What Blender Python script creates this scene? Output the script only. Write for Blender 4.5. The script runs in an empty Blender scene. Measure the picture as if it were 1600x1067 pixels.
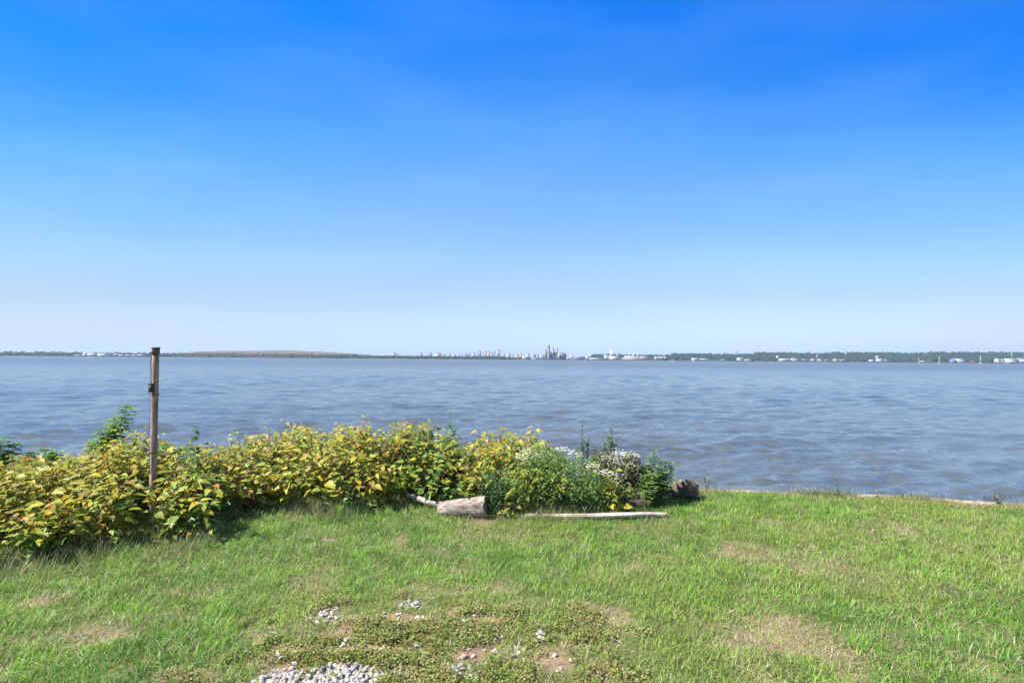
import bpy, math, random
import numpy as np
from mathutils import Matrix, Vector
R = math.radians
rng = np.random.default_rng(7)
random.seed(7)
C = bpy.context.scene.collection
sc = bpy.context.scene

# ------------------------------------------------------------------ camera
F = 889.0            # focal length in photo pixels (1600 wide)
CAMZ = 1.6
PITCH, ROLL = 1.77, 0.425
cam = bpy.data.cameras.new('camera')
cam.sensor_width = 36; cam.lens = 36 * F / 1600
cam.clip_start = 0.05; cam.clip_end = 60000
co = bpy.data.objects.new('camera', cam); C.objects.link(co)
CM = Matrix.Rotation(R(90 + PITCH), 3, 'X') @ Matrix.Rotation(R(ROLL), 3, 'Z')
co.matrix_world = Matrix.Translation((0, 0, CAMZ)) @ CM.to_4x4()
sc.camera = co
sc.render.resolution_x = 1024; sc.render.resolution_y = 682

# ------------------------------------------------------------------ sky, sun, exposure
SUN_EL, SUN_AZ = 50.0, -108.0      # azimuth measured clockwise from +Y (view direction)
w = bpy.data.worlds.new('World'); sc.world = w; w.use_nodes = True
nt = w.node_tree; bg = nt.nodes['Background']
sky = nt.nodes.new('ShaderNodeTexSky'); sky.sky_type = 'NISHITA'; sky.sun_disc = False
sky.sun_elevation = R(SUN_EL); sky.sun_rotation = R(SUN_AZ)
sky.air_density = 1.0; sky.dust_density = 0.4; sky.ozone_density = 1.5
EXPO = 1.1
# sky gain by elevation: pale low, deep blue higher, added shadow fill overhead
GAIN = [(0.0, (.92, 1.18, 2.1)), (.008, (.94, 1.18, 2.05)), (.029, (.90, 1.07, 1.72)), (.068, (1.0, 1.06, 1.42)), (.124, (1.065, 1.10, 1.34)), (.178, (1.05, 1.26, 1.48)),
        (.283, (.831, 1.32, 1.76)), (.38, (.50, 1.28, 2.04)), (.461, (.20, 1.08, 2.18)), (.537, (.03, .99, 2.38)), (.61, (.03, .95, 2.4)), (.76, (1.4, 1.6, 1.9)), (1.0, (2.3, 2.2, 2.0))]
tcw = nt.nodes.new('ShaderNodeTexCoord'); spw = nt.nodes.new('ShaderNodeSeparateXYZ'); rw = nt.nodes.new('ShaderNodeValToRGB')
el_ = rw.color_ramp.elements; el_.remove(el_[-1])
for i_, (p_, c_) in enumerate(GAIN):
    e_ = el_[0] if i_ == 0 else el_.new(p_)
    e_.position = p_; e_.color = (c_[0] / 3, c_[1] / 3, c_[2] / 3, 1)
mw = nt.nodes.new('ShaderNodeVectorMath'); mw.operation = 'MULTIPLY'; sw = nt.nodes.new('ShaderNodeVectorMath'); sw.operation = 'SCALE'; sw.inputs['Scale'].default_value = 3 / 2 ** EXPO
nt.links.new(tcw.outputs['Generated'], spw.inputs[0]); 
xx_ = nt.nodes.new('ShaderNodeMath'); xx_.operation = 'MULTIPLY'; nt.links.new(spw.outputs['X'], xx_.inputs[0]); nt.links.new(spw.outputs['X'], xx_.inputs[1])
ma_ = nt.nodes.new('ShaderNodeMath'); ma_.operation = 'MULTIPLY_ADD'; ma_.inputs[1].default_value = 0.9; ma_.inputs[2].default_value = 1.0; nt.links.new(xx_.outputs[0], ma_.inputs[0])
mz_ = nt.nodes.new('ShaderNodeMath'); mz_.operation = 'MULTIPLY'; nt.links.new(spw.outputs['Z'], mz_.inputs[0]); nt.links.new(ma_.outputs[0], mz_.inputs[1]); nt.links.new(mz_.outputs[0], rw.inputs[0])
nt.links.new(sky.outputs[0], mw.inputs[0]); nt.links.new(rw.outputs[0], mw.inputs[1]); nt.links.new(mw.outputs[0], sw.inputs[0])
mb_ = nt.nodes.new('ShaderNodeMath'); mb_.operation = 'MULTIPLY_ADD'; mb_.inputs[1].default_value = -0.46; mb_.inputs[2].default_value = 1.0; nt.links.new(xx_.outputs[0], mb_.inputs[0])
s2 = nt.nodes.new('ShaderNodeVectorMath'); s2.operation = 'SCALE'; nt.links.new(sw.outputs[0], s2.inputs[0]); nt.links.new(mb_.outputs[0], s2.inputs['Scale'])
# faint thin cirrus
mpw = nt.nodes.new('ShaderNodeMapping'); mpw.inputs['Scale'].default_value = (1.6, 1.6, 6); mpw.inputs['Rotation'].default_value = (0, .12, 0); nt.links.new(tcw.outputs['Generated'], mpw.inputs[0])
nw = nt.nodes.new('ShaderNodeTexNoise'); nw.inputs['Scale'].default_value = 2.2; nw.inputs['Detail'].default_value = 7; nt.links.new(mpw.outputs[0], nw.inputs['Vector'])
mrw = nt.nodes.new('ShaderNodeMapRange'); mrw.inputs['From Min'].default_value = .42; mrw.inputs['From Max'].default_value = .78; mrw.inputs['To Max'].default_value = .035; nt.links.new(nw.outputs['Fac'], mrw.inputs['Value'])
mxw = nt.nodes.new('ShaderNodeMixRGB'); mxw.inputs[2].default_value = (4.6, 5.6, 7.2, 1); nt.links.new(mrw.outputs[0], mxw.inputs[0]); nt.links.new(s2.outputs[0], mxw.inputs[1]); nt.links.new(mxw.outputs[0], bg.inputs['Color'])
bg.inputs['Strength'].default_value = 0.13
sl = bpy.data.lights.new('sun', 'SUN'); sl.energy = 4.8; sl.angle = R(0.5); sl.color = (1, 0.955, 0.88)
so = bpy.data.objects.new('sun', sl); C.objects.link(so)
sd = Vector((math.sin(R(SUN_AZ)) * math.cos(R(SUN_EL)), math.cos(R(SUN_AZ)) * math.cos(R(SUN_EL)), math.sin(R(SUN_EL))))
so.rotation_euler = sd.to_track_quat('Z', 'Y').to_euler()
sc.view_settings.view_transform = 'Standard'; sc.view_settings.look = 'None'
sc.view_settings.gamma = 1; sc.view_settings.use_curve_mapping = False
sc.view_settings.exposure = EXPO
sc.cycles.transparent_max_bounces = 8
sc.cycles.max_bounces = 6

# ------------------------------------------------------------------ helpers
def ray(px, py):
    v = CM @ Vector(((px - 800) / F, -(py - 533.5) / F, -1)); return v / v.y
def at(px, py, D):
    v = ray(px, py) * D; return Vector((v.x, D, CAMZ + v.z))
def ground(px, py, z=0.0):
    v = ray(px, py); D = (z - CAMZ) / v.z; return Vector((v.x * D, D, z))
def px_of(x, y):
    return 800 + x / y * F
def horizon(px): return 560.9 + (px - 800) * 0.00742
def edge_y(x): return 7.1 - 0.195 * (x - 2.36) + 0.06 * np.sin(x * 1.7) + 0.03 * np.sin(x * 4.3 + 1)
WZ = -1.3
def gz(x, y):
    x = np.asarray(x, float); y = np.asarray(y, float)
    z = 0.018 * np.sin(x * 1.3 + 0.7 * y) + 0.014 * np.sin(y * 2.1 - x * 0.6 + 1) + 0.008 * np.sin(x * 4.1 + y * 3.3)
    d = y - edge_y(x)
    z_lip = .035 * np.clip(1 - np.abs(d + .02) / .12, 0, 1)
    near = np.clip(1 - np.abs(d) / 0.4, 0, 1)
    z = z * (1 - near) + z_lip
    return np.where(d > 0, z - np.minimum(d * 0.9, 2.6), z)

def vnoise(x, y, s, seed=0):
    """smooth value noise 0..1 on arrays"""
    x = np.asarray(x, float) * s; y = np.asarray(y, float) * s
    xi = np.floor(x).astype(np.int64); yi = np.floor(y).astype(np.int64)
    fx = x - xi; fy = y - yi; fx = fx * fx * (3 - 2 * fx); fy = fy * fy * (3 - 2 * fy)
    def h(a, b):
        n = (a * 374761393 + b * 668265263 + seed * 1442695041) & 0xffffffff
        n = ((n ^ (n >> 13)) * 1274126177) & 0xffffffff
        return ((n ^ (n >> 16)) & 0xffff) / 65535.0
    return (h(xi, yi) * (1 - fx) + h(xi + 1, yi) * fx) * (1 - fy) + (h(xi, yi + 1) * (1 - fx) + h(xi + 1, yi + 1) * fx) * fy
def fbm(x, y, s, seed=0):
    return 0.5 * vnoise(x, y, s, seed) + 0.3 * vnoise(x, y, s * 2.1, seed + 1) + 0.2 * vnoise(x, y, s * 4.3, seed + 2)

def tag(o, label=None, cat=None, group=None, kind=None):
    if label: o['label'] = label
    if cat: o['category'] = cat
    if group: o['group'] = group
    if kind: o['kind'] = kind
    return o
def empty(name, loc, label, cat, group=None):
    o = bpy.data.objects.new(name, None); C.objects.link(o); o.location = loc
    o.empty_display_size = 0.1
    return tag(o, label, cat, group)

def link_mesh(name, verts, polys, mat, parent=None, cols=None, smooth=False):
    """verts (N,3) world; polys = list of int arrays (n,k). Object sits in its parent's frame (parents are never rotated)."""
    me = bpy.data.meshes.new(name)
    verts = np.asarray(verts, np.float32)
    if parent is not None:
        verts = verts - np.array(parent.location, np.float32)
        if parent.parent is not None: verts = verts - np.array(parent.parent.location, np.float32)
        org = np.zeros(3, np.float32)
    else:
        org = np.array([verts[:, 0].mean(), verts[:, 1].mean(), verts[:, 2].min()], np.float32)
        verts = verts - org
    polys = [np.asarray(p, np.int64) for p in polys if len(p)]
    loops = np.concatenate([p.ravel() for p in polys]).astype(np.int32)
    tot = np.concatenate([np.full(len(p), p.shape[1]) for p in polys]).astype(np.int32)
    start = np.concatenate([[0], np.cumsum(tot)[:-1]]).astype(np.int32)
    me.vertices.add(len(verts)); me.vertices.foreach_set('co', verts.ravel())
    me.loops.add(len(loops)); me.loops.foreach_set('vertex_index', loops)
    me.polygons.add(len(tot)); me.polygons.foreach_set('loop_start', start); me.polygons.foreach_set('loop_total', tot)
    me.update(calc_edges=True)
    if smooth: me.polygons.foreach_set('use_smooth', np.ones(len(tot), bool))
    if cols is not None:
        a = me.color_attributes.new('col', 'FLOAT_COLOR', 'POINT')
        c = np.ones((len(verts), 4), np.float32); c[:, :3] = cols
        a.data.foreach_set('color', c.ravel())
    me.materials.append(mat)
    o = bpy.data.objects.new(name, me); C.objects.link(o)
    o.location = org
    if parent is not None: o.parent = parent
    return o

class MB:
    """collects pieces into one mesh"""
    def __init__(s): s.v = []; s.q = []; s.t = []; s.c = []; s.n = 0
    def add(s, verts, quads=None, tris=None, col=(1, 1, 1)):
        verts = np.asarray(verts, float)
        if quads is not None and len(quads): s.q.append(np.asarray(quads, int) + s.n)
        if tris is not None and len(tris): s.t.append(np.asarray(tris, int) + s.n)
        s.v.append(verts); c = np.asarray(col, float)
        s.c.append(np.broadcast_to(c, (len(verts), 3)) if c.ndim == 1 else c); s.n += len(verts)
    def box(s, lo, hi, col=(1, 1, 1)):
        (a, b, c), (d, e, f) = lo, hi
        v = [(a, b, c), (d, b, c), (d, e, c), (a, e, c), (a, b, f), (d, b, f), (d, e, f), (a, e, f)]
        s.add(v, [(0, 3, 2, 1), (4, 5, 6, 7), (0, 1, 5, 4), (1, 2, 6, 5), (2, 3, 7, 6), (3, 0, 4, 7)], col=col)
    def gable(s, lo, hi, rise, over=0.0):
        (a, b, c), (d, e, f) = lo, hi
        a -= over; d += over; b -= over; e += over; m = (b + e) / 2
        v = [(a, b, c), (d, b, c), (d, e, c), (a, e, c), (a, m, c + rise), (d, m, c + rise)]
        s.add(v, [(0, 1, 5, 4), (2, 3, 4, 5), (0, 3, 2, 1)], [(0, 4, 3), (1, 2, 5)])
    def tube(s, pts, rad, n=6, cap=True, col=(1, 1, 1), noise=0):
        pts = np.asarray(pts, float); m = len(pts)
        rad = np.broadcast_to(np.asarray(rad, float), (m,))
        t = np.gradient(pts, axis=0); t /= np.linalg.norm(t, axis=1)[:, None] + 1e-9
        ref = np.array([0, 0, 1.0]) if abs(t[:, 2]).mean() < 0.8 else np.array([0, 1.0, 0])
        u = np.cross(t, ref); u /= np.linalg.norm(u, axis=1)[:, None]; w_ = np.cross(t, u)
        a = np.arange(n) / n * 2 * math.pi
        k = rad[:, None] * (1 + (rng.normal(0, noise, (m, n)) if noise else 0))
        V = pts[:, None, :] + (np.cos(a)[None, :] * k)[..., None] * u[:, None, :] + (np.sin(a)[None, :] * k)[..., None] * w_[:, None, :]
        V = V.reshape(-1, 3)
        i, j = np.meshgrid(np.arange(m - 1), np.arange(n), indexing='ij')
        Q = np.stack([i * n + j, i * n + (j + 1) % n, (i + 1) * n + (j + 1) % n, (i + 1) * n + j], -1).reshape(-1, 4)
        T = []
        if cap:
            V = np.vstack([V, pts[0], pts[-1]]); b = m * n
            T = [(b, (j + 1) % n, j) for j in range(n)] + [(b + 1, (m - 1) * n + j, (m - 1) * n + (j + 1) % n) for j in range(n)]
        s.add(V, Q, T, col)
    def build(s, name, mat, parent=None, smooth=False, cols=False):
        q = np.concatenate(s.q) if s.q else []; t = np.concatenate(s.t) if s.t else []
        return link_mesh(name, np.concatenate(s.v), [q, t], mat, parent, np.concatenate(s.c) if cols else None, smooth)

def instanced(tv, tq, tt, Rm, T, S, cols):
    """repeat a template: tv (V,3); Rm (N,3,3); T (N,3); S (N,) or (N,3). Returns verts, quads, tris, cols"""
    N = len(T); V = len(tv)
    S = np.asarray(S, float); S = S[:, None] * np.ones(3) if S.ndim == 1 else S
    P = tv[None] * S[:, None, :]
    P = np.einsum('nij,nvj->nvi', Rm, P) + T[:, None, :]
    off = (np.arange(N) * V)[:, None, None]
    Q = (np.asarray(tq)[None] + off).reshape(-1, 4) if len(tq) else []
    Tt = (np.asarray(tt)[None] + off).reshape(-1, 3) if len(tt) else []
    return P.reshape(-1, 3), Q, Tt, np.repeat(cols, V, axis=0)

def basis(d, up):
    """rotation with +Y along d, +Z near up"""
    y = d / (np.linalg.norm(d, axis=1)[:, None] + 1e-9)
    x = np.cross(y, up); x /= (np.linalg.norm(x, axis=1)[:, None] + 1e-9)
    z = np.cross(x, y)
    return np.stack([x, y, z], -1)

def ico(sub):
    import bmesh
    bm = bmesh.new(); bmesh.ops.create_icosphere(bm, subdivisions=sub, radius=1)
    v = np.array([p.co[:] for p in bm.verts]); f = np.array([[q.index for q in p.verts] for p in bm.faces]); bm.free()
    return v, f

# ------------------------------------------------------------------ materials
def mat(name): m = bpy.data.materials.new(name); m.use_nodes = True; return m, m.node_tree, m.node_tree.nodes['Principled BSDF']
def nd(nt_, t, **k):
    n = nt_.nodes.new(t)
    for a, b in k.items(): setattr(n, a, b)
    return n
def ramp(nt_, stops):
    r = nt_.nodes.new('ShaderNodeValToRGB'); e = r.color_ramp.elements
    while len(e) > 1: e.remove(e[-1])
    e[0].position = stops[0][0]; e[0].color = (*stops[0][1], 1)
    for p, c in stops[1:]:
        x = e.new(p); x.color = (*c, 1)
    return r
def leaf_mat(name, trans=0.35, rough=0.45, spec=0.35):
    m, t, p = mat(name)
    a = nd(t, 'ShaderNodeAttribute', attribute_name='col')
    p.inputs['Roughness'].default_value = rough; p.inputs['Specular IOR Level'].default_value = spec
    t.links.new(a.outputs['Color'], p.inputs['Base Color'])
    tr = nd(t, 'ShaderNodeBsdfTranslucent'); mx = nd(t, 'ShaderNodeMixShader'); mx.inputs[0].default_value = trans
    t.links.new(a.outputs['Color'], tr.inputs['Color'])
    t.links.new(p.outputs[0], mx.inputs[1]); t.links.new(tr.outputs[0], mx.inputs[2])
    t.links.new(mx.outputs[0], t.nodes['Material Output'].inputs['Surface'])
    return m
def flat(name, col, rough=0.7, metal=0.0, var=0.15, scale=3.0, bump=0.0):
    m, t, p = mat(name)
    tc = nd(t, 'ShaderNodeTexCoord'); n = nd(t, 'ShaderNodeTexNoise'); n.inputs['Scale'].default_value = scale; n.inputs['Detail'].default_value = 6
    t.links.new(tc.outputs['Object'], n.inputs['Vector'])
    r = ramp(t, [(0.3, tuple(c * (1 - var) for c in col)), (0.7, tuple(min(1, c * (1 + var)) for c in col))])
    t.links.new(n.outputs['Fac'], r.inputs[0]); t.links.new(r.outputs[0], p.inputs['Base Color'])
    p.inputs['Roughness'].default_value = rough; p.inputs['Metallic'].default_value = metal
    if bump:
        b = nd(t, 'ShaderNodeBump'); b.inputs['Strength'].default_value = bump; b.inputs['Distance'].default_value = 0.01
        t.links.new(n.outputs['Fac'], b.inputs['Height']); t.links.new(b.outputs[0], p.inputs['Normal'])
    return m
def vcol_mat(name, rough=0.85, bump=0, bscale=60, spec=0.3):
    m, t, p = mat(name)
    a = nd(t, 'ShaderNodeAttribute', attribute_name='col'); t.links.new(a.outputs['Color'], p.inputs['Base Color'])
    p.inputs['Roughness'].default_value = rough; p.inputs['Specular IOR Level'].default_value = spec
    if bump:
        tc = nd(t, 'ShaderNodeTexCoord'); n = nd(t, 'ShaderNodeTexNoise'); n.inputs['Scale'].default_value = bscale; n.inputs['Detail'].default_value = 5
        t.links.new(tc.outputs['Object'], n.inputs['Vector'])
        b = nd(t, 'ShaderNodeBump'); b.inputs['Strength'].default_value = bump; b.inputs['Distance'].default_value = 0.02
        t.links.new(n.outputs['Fac'], b.inputs['Height']); t.links.new(b.outputs[0], p.inputs['Normal'])
    return m
def wood(name, cols, sx=(3, 40, 40), bump=0.6, dist=0.006):
    m, t, p = mat(name)
    tc = nd(t, 'ShaderNodeTexCoord'); mp = nd(t, 'ShaderNodeMapping'); mp.inputs['Scale'].default_value = sx
    n = nd(t, 'ShaderNodeTexNoise'); n.inputs['Scale'].default_value = 1; n.inputs['Detail'].default_value = 8; n.inputs['Roughness'].default_value = 0.65
    n2 = nd(t, 'ShaderNodeTexNoise'); n2.inputs['Scale'].default_value = 9; n2.inputs['Detail'].default_value = 4
    t.links.new(tc.outputs['Object'], mp.inputs[0]); t.links.new(mp.outputs[0], n.inputs['Vector']); t.links.new(tc.outputs['Object'], n2.inputs['Vector'])
    r = ramp(t, cols); t.links.new(n.outputs['Fac'], r.inputs[0])
    r2 = ramp(t, [(0.35, (0.6, 0.5, 0.45)), (0.65, (1.1, 1.08, 1.05))]); t.links.new(n2.outputs['Fac'], r2.inputs[0])
    mx = nd(t, 'ShaderNodeMixRGB', blend_type='MULTIPLY'); mx.inputs[0].default_value = 0.8
    t.links.new(r.outputs[0], mx.inputs[1]); t.links.new(r2.outputs[0], mx.inputs[2]); t.links.new(mx.outputs[0], p.inputs['Base Color'])
    p.inputs['Roughness'].default_value = 0.85
    b = nd(t, 'ShaderNodeBump'); b.inputs['Strength'].default_value = bump; b.inputs['Distance'].default_value = dist
    t.links.new(n.outputs['Fac'], b.inputs['Height']); t.links.new(b.outputs[0], p.inputs['Normal'])
    return m

M_leaf = leaf_mat('leaf', 0.38, 0.45, 0.35)
M_grass = leaf_mat('grass_blade', 0.35, 0.5, 0.3)
M_far = vcol_mat('far_foliage', 0.9, spec=0.1)
M_stem = vcol_mat('stem', 0.6)
M_flower = leaf_mat('flower', 0.3, 0.6, 0.2)

# ------------------------------------------------------------------ patch maps (world coordinates)
def blob(x, y, cx, cy, rx, ry, seed=0):
    d = ((x - cx) / rx) ** 2 + ((y - cy) / ry) ** 2
    return np.clip(.85 - d * .7 + (fbm(x, y, 4.5, seed) - 0.5) * 3.2, 0, 1)
def blob2(x, y, cx, cy, rx, ry, seed=0):
    d = ((x - cx) / rx) ** 2 + ((y - cy) / ry) ** 2
    return np.clip((1.15 - d) * 1.6 + (fbm(x, y, 9.0, seed) - 0.5) * 3.2, 0, 1)
def gp(px, py): g = ground(px, py); return g.x, g.y
def patch(px0, px1, py0, py1):
    c = gp((px0 + px1) / 2, (py0 + py1) / 2); l = gp(px0, (py0 + py1) / 2); r = gp(px1, (py0 + py1) / 2)
    n = gp((px0 + px1) / 2, py1); f = gp((px0 + px1) / 2, py0)
    return c[0], c[1], (r[0] - l[0]) / 2, (f[1] - n[1]) / 2
WEED = patch(350, 930, 915, 1150)
DRY = [patch(1090, 1340, 960, 1050), patch(700, 820, 912, 930), patch(1180, 1230, 812, 825), patch(1320, 1370, 838, 858),
       patch(1385, 1425, 818, 842), patch(100, 215, 975, 1010), patch(600, 640, 838, 852), patch(30, 110, 920, 945), patch(730, 775, 808, 822),
       patch(1480, 1560, 840, 856), patch(900, 1000, 945, 985), patch(500, 530, 843, 850), patch(1110, 1190, 845, 870)]
GRAVEL = [patch(400, 635, 1042, 1100), patch(535, 570, 1003, 1030), patch(478, 540, 955, 985), patch(690, 765, 1048, 1080), patch(615, 665, 940, 958), patch(790, 830, 1012, 1030), patch(835, 855, 995, 1008), patch(415, 445, 1020, 1040)]
SOIL = [patch(690, 790, 1015, 1045), patch(500, 560, 1015, 1035), patch(400, 480, 1010, 1035), patch(560, 660, 965, 985), patch(700, 790, 965, 985), patch(560, 640, 1020, 1036), patch(840, 900, 1020, 1060)]
def masks(x, y):
    weed = blob(x, y, *WEED, seed=3)
    dry = np.zeros_like(x); grav = np.zeros_like(x); soil = np.zeros_like(x)
    for i, p in enumerate(DRY): dry = np.maximum(dry, (.9 if i in (0, 1, 2) else .85) * blob(x, y, *p, seed=10 + i))
    for i, p in enumerate(GRAVEL): grav = np.maximum(grav, (1 if i == 0 else .40) * blob2(x, y, *p, seed=30 + i))
    for i, p in enumerate(SOIL): soil = np.maximum(soil, blob2(x, y, *p, seed=50 + i))
    dry = np.maximum(dry, .32 * np.clip((fbm(x, y, 2.3, 44) - .62) * 7, 0, 1))
    return weed, dry, grav, soil

# ------------------------------------------------------------------ ground
def grid_mesh(xs, ys, zf):
    X, Y = np.meshgrid(xs, ys); Z = zf(X, Y); nx, ny = len(xs), len(ys)
    i, j = np.meshgrid(np.arange(ny - 1), np.arange(nx - 1), indexing='ij')
    Q = np.stack([i * nx + j, i * nx + j + 1, (i + 1) * nx + j + 1, (i + 1) * nx + j], -1).reshape(-1, 4)
    return np.stack([X, Y, Z], -1).reshape(-1, 3), Q
xs = np.concatenate([np.linspace(-400, -13, 30), np.linspace(-12.5, -6, 40), np.linspace(-5.96, 5.96, 300), np.linspace(6, 12.5, 40), np.linspace(13, 400, 30)])
ys = np.concatenate([np.linspace(-400, 0, 30), np.linspace(0.5, 2.4, 12), np.linspace(2.44, 9.0, 190), np.linspace(9.1, 24, 50)])
def ground_z(X, Y):
    d = Y - edge_y(np.clip(X, -14, 14))
    return np.where(np.abs(X) < 13, gz(X, Y), np.where(d > 0, -np.minimum(d * 0.9, 2.6), 0.0))
V, Q = grid_mesh(xs, ys, ground_z)
wd, dr, gr, so_ = masks(V[:, 0], V[:, 1])
n1 = fbm(V[:, 0], V[:, 1], 1.3, 5)[:, None]; n2 = fbm(V[:, 0], V[:, 1], 7, 6)[:, None]
base = np.array([0.085, 0.11, 0.035]) * (1 - n1) + np.array([0.16, 0.14, 0.065]) * n1
def mixc(a, b, f): f = np.asarray(f)[:, None]; return a * (1 - f) + np.asarray(b) * f
c = mixc(base, (0.24, 0.185, 0.10), dr * 0.8); c = mixc(c, (0.25, 0.17, 0.11), wd * 0.85)
c = mixc(c, (0.27, 0.175, 0.11), so_ * 0.7); c = mixc(c, (0.38, 0.33, 0.28), gr * 0.9)
ed = V[:, 1] - edge_y(V[:, 0])
strip = np.clip((ed + 0.045 + .05 * np.sin(V[:, 0] * 5.1)) / 0.04, 0, 1) * np.clip((V[:, 0] - 2.2) / .8, 0, 1)
c = mixc(c, (0.24, 0.19, 0.11), np.clip((ed + .1) / .1, 0, 1)); c = mixc(c, (0.40, 0.31, 0.23), strip)
c = mixc(c, (0.20, 0.16, 0.11), np.clip((ed - 0.25) / 0.2, 0, 1))
c = c * (0.75 + 0.5 * n2)
g = link_mesh('ground', V, [Q], vcol_mat('soil', 0.95, 0.8, 45, 0.15), cols=c, smooth=True); tag(g, kind='structure')

# ------------------------------------------------------------------ water
def water():
    na, nr = 950, 1100
    a = np.linspace(R(-66), R(66), na); r = 8.2 * np.exp(np.linspace(0, math.log(12500 / 8.2), nr))
    A, RR = np.meshgrid(a, r); X = RR * np.sin(A); Y = RR * np.cos(A)
    cell = np.maximum(np.gradient(r)[:, None] * np.ones_like(A), RR * (a[1] - a[0]))
    Z = np.zeros_like(X)
    k = 110
    lam = np.concatenate([np.exp(rng.uniform(math.log(0.26), math.log(1.15), 75)), np.exp(rng.uniform(math.log(1.15), math.log(4.5), 35))]); th = R(-90 + 14) + rng.normal(0, R(27), k); ph = rng.uniform(0, 6.28, k); WX = X + .35 * vnoise(X, Y, .7, 21); WY = Y + .35 * vnoise(X, Y, .7, 22)
    gust = 0.6 + 0.8 * vnoise(X, Y, 0.05, 3)
    for l, t, p in zip(lam, th, ph):
        amp = 0.050 * l / (2 * math.pi) * (1.12 if l < 1.15 else 0.42)
        att = np.clip(l / (cell * 3.5) - 0.6, 0, 1)
        q = (WX * math.cos(t) + WY * math.sin(t)) * 2 * math.pi / l + p
        s_ = np.sin(q)
        Z += amp * att * (s_ + 0.25 * np.cos(2 * q)) * gust
    V = np.stack([X, Y, WZ + Z], -1).reshape(-1, 3)
    i, j = np.meshgrid(np.arange(nr - 1), np.arange(na - 1), indexing='ij')
    Q = np.stack([i * na + j, i * na + j + 1, (i + 1) * na + j + 1, (i + 1) * na + j], -1).reshape(-1, 4)
    m, t, p = mat('river_water')
    p.inputs['Base Color'].default_value = (0.105, 0.105, 0.10, 1); p.inputs['Roughness'].default_value = 0.12; p.inputs['IOR'].default_value = 1.40; p.inputs['Specular Tint'].default_value = (.82, .93, 1, 1)
    ge = nd(t, 'ShaderNodeNewGeometry')
    def noise(scale, det, sx, rot=0.2):
        mp = nd(t, 'ShaderNodeMapping'); mp.inputs['Scale'].default_value = sx; mp.inputs['Rotation'].default_value = (0, 0, rot)
        n = nd(t, 'ShaderNodeTexNoise'); n.inputs['Scale'].default_value = scale; n.inputs['Detail'].default_value = det; n.inputs['Roughness'].default_value = 0.6
        t.links.new(ge.outputs['Position'], mp.inputs[0]); t.links.new(mp.outputs[0], n.inputs['Vector']); return n
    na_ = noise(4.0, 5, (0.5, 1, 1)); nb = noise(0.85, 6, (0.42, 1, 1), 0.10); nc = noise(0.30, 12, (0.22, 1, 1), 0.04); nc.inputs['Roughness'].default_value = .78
    b1 = nd(t, 'ShaderNodeBump'); b1.inputs['Strength'].default_value = 1; b1.inputs['Distance'].default_value = 0.10
    b2 = nd(t, 'ShaderNodeBump'); b2.inputs['Strength'].default_value = 1; b2.inputs['Distance'].default_value = 0.10
    t.links.new(nb.outputs['Fac'], b2.inputs['Height']); t.links.new(na_.outputs['Fac'], b1.inputs['Height'])
    mg = nd(t, 'ShaderNodeMapRange'); mg.inputs['From Min'].default_value = .38; mg.inputs['From Max'].default_value = .62; mg.inputs['To Min'].default_value = .01; mg.inputs['To Max'].default_value = .09
    t.links.new(nc.outputs['Fac'], mg.inputs['Value']); t.links.new(mg.outputs[0], b1.inputs['Distance'])
    t.links.new(b2.outputs[0], b1.inputs['Normal']); t.links.new(b1.outputs[0], p.inputs['Normal'])
    rr = ramp(t, [(0.36, (0.065, 0.07, 0.065)), (0.50, (0.085, 0.10, 0.105)), (0.64, (0.115, 0.14, 0.155))]); t.links.new(nc.outputs['Fac'], rr.inputs[0]); t.links.new(rr.outputs[0], p.inputs['Base Color'])  # light and dark reflection streaks painted into the base colour by noise
    sy = nd(t, 'ShaderNodeSeparateXYZ'); t.links.new(ge.outputs['Position'], sy.inputs[0])
    mr = nd(t, 'ShaderNodeMapRange'); mr.inputs['From Min'].default_value = 15; mr.inputs['From Max'].default_value = 260; mr.inputs['To Min'].default_value = .07; mr.inputs['To Max'].default_value = .33
    t.links.new(sy.outputs['Y'], mr.inputs['Value']); t.links.new(mr.outputs[0], p.inputs['Roughness'])
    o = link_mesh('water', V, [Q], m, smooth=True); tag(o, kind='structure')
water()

# ------------------------------------------------------------------ lawn grass
T0 = np.array([[-.5, 0, 0], [.5, 0, 0], [-.42, .36, .02], [.42, .36, .02], [-.28, .7, .10], [.28, .7, .10], [0, 1, .26]])
TQ = [(0, 1, 3, 2), (2, 3, 5, 4)]; TT = [(4, 5, 6)]
def blades(x, y, L, W, lean, cols, z=None):
    N = len(x); yaw = rng.uniform(0, 2 * math.pi, N)
    d = np.stack([np.cos(yaw) * np.sin(lean), np.sin(yaw) * np.sin(lean), np.cos(lean)], -1)
    up = np.stack([-np.cos(yaw), -np.sin(yaw), np.zeros(N)], -1) + rng.normal(0, .25, (N, 3))
    Rm = basis(d, up)
    Rm[:, :, 2] *= -1     # bend outwards and down
    T = np.stack([x, y, (gz(x, y) if z is None else z) - 0.004], -1)
    return instanced(T0, TQ, TT, Rm, T, np.stack([W, L, L * rng.uniform(0.6, 2.2, N)], -1), cols)
def in_view(x, y, m=1.0): return (np.abs(x) < y * 0.92 + m)

GREENS = np.array([[.13, .29, .020], [.18, .345, .028], [.23, .38, .040], [.09, .23, .025], [.27, .38, .08], [.18, .31, .08]])
DRYC = np.array([[.40, .31, .17], [.48, .40, .25], [.30, .24, .12], [.55, .48, .34]])
def pick(pal, n): 
    c_ = pal[rng.integers(0, len(pal), n)] * rng.uniform(.8, 1.2, (n, 1)); return c_
N = 760000
y = 2.2 + (7.6 - 2.2) * rng.random(N) ** 0.92; x = rng.uniform(-8, 8, N)
k = in_view(x, y, 0.8); x, y = x[k], y[k]
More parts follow.
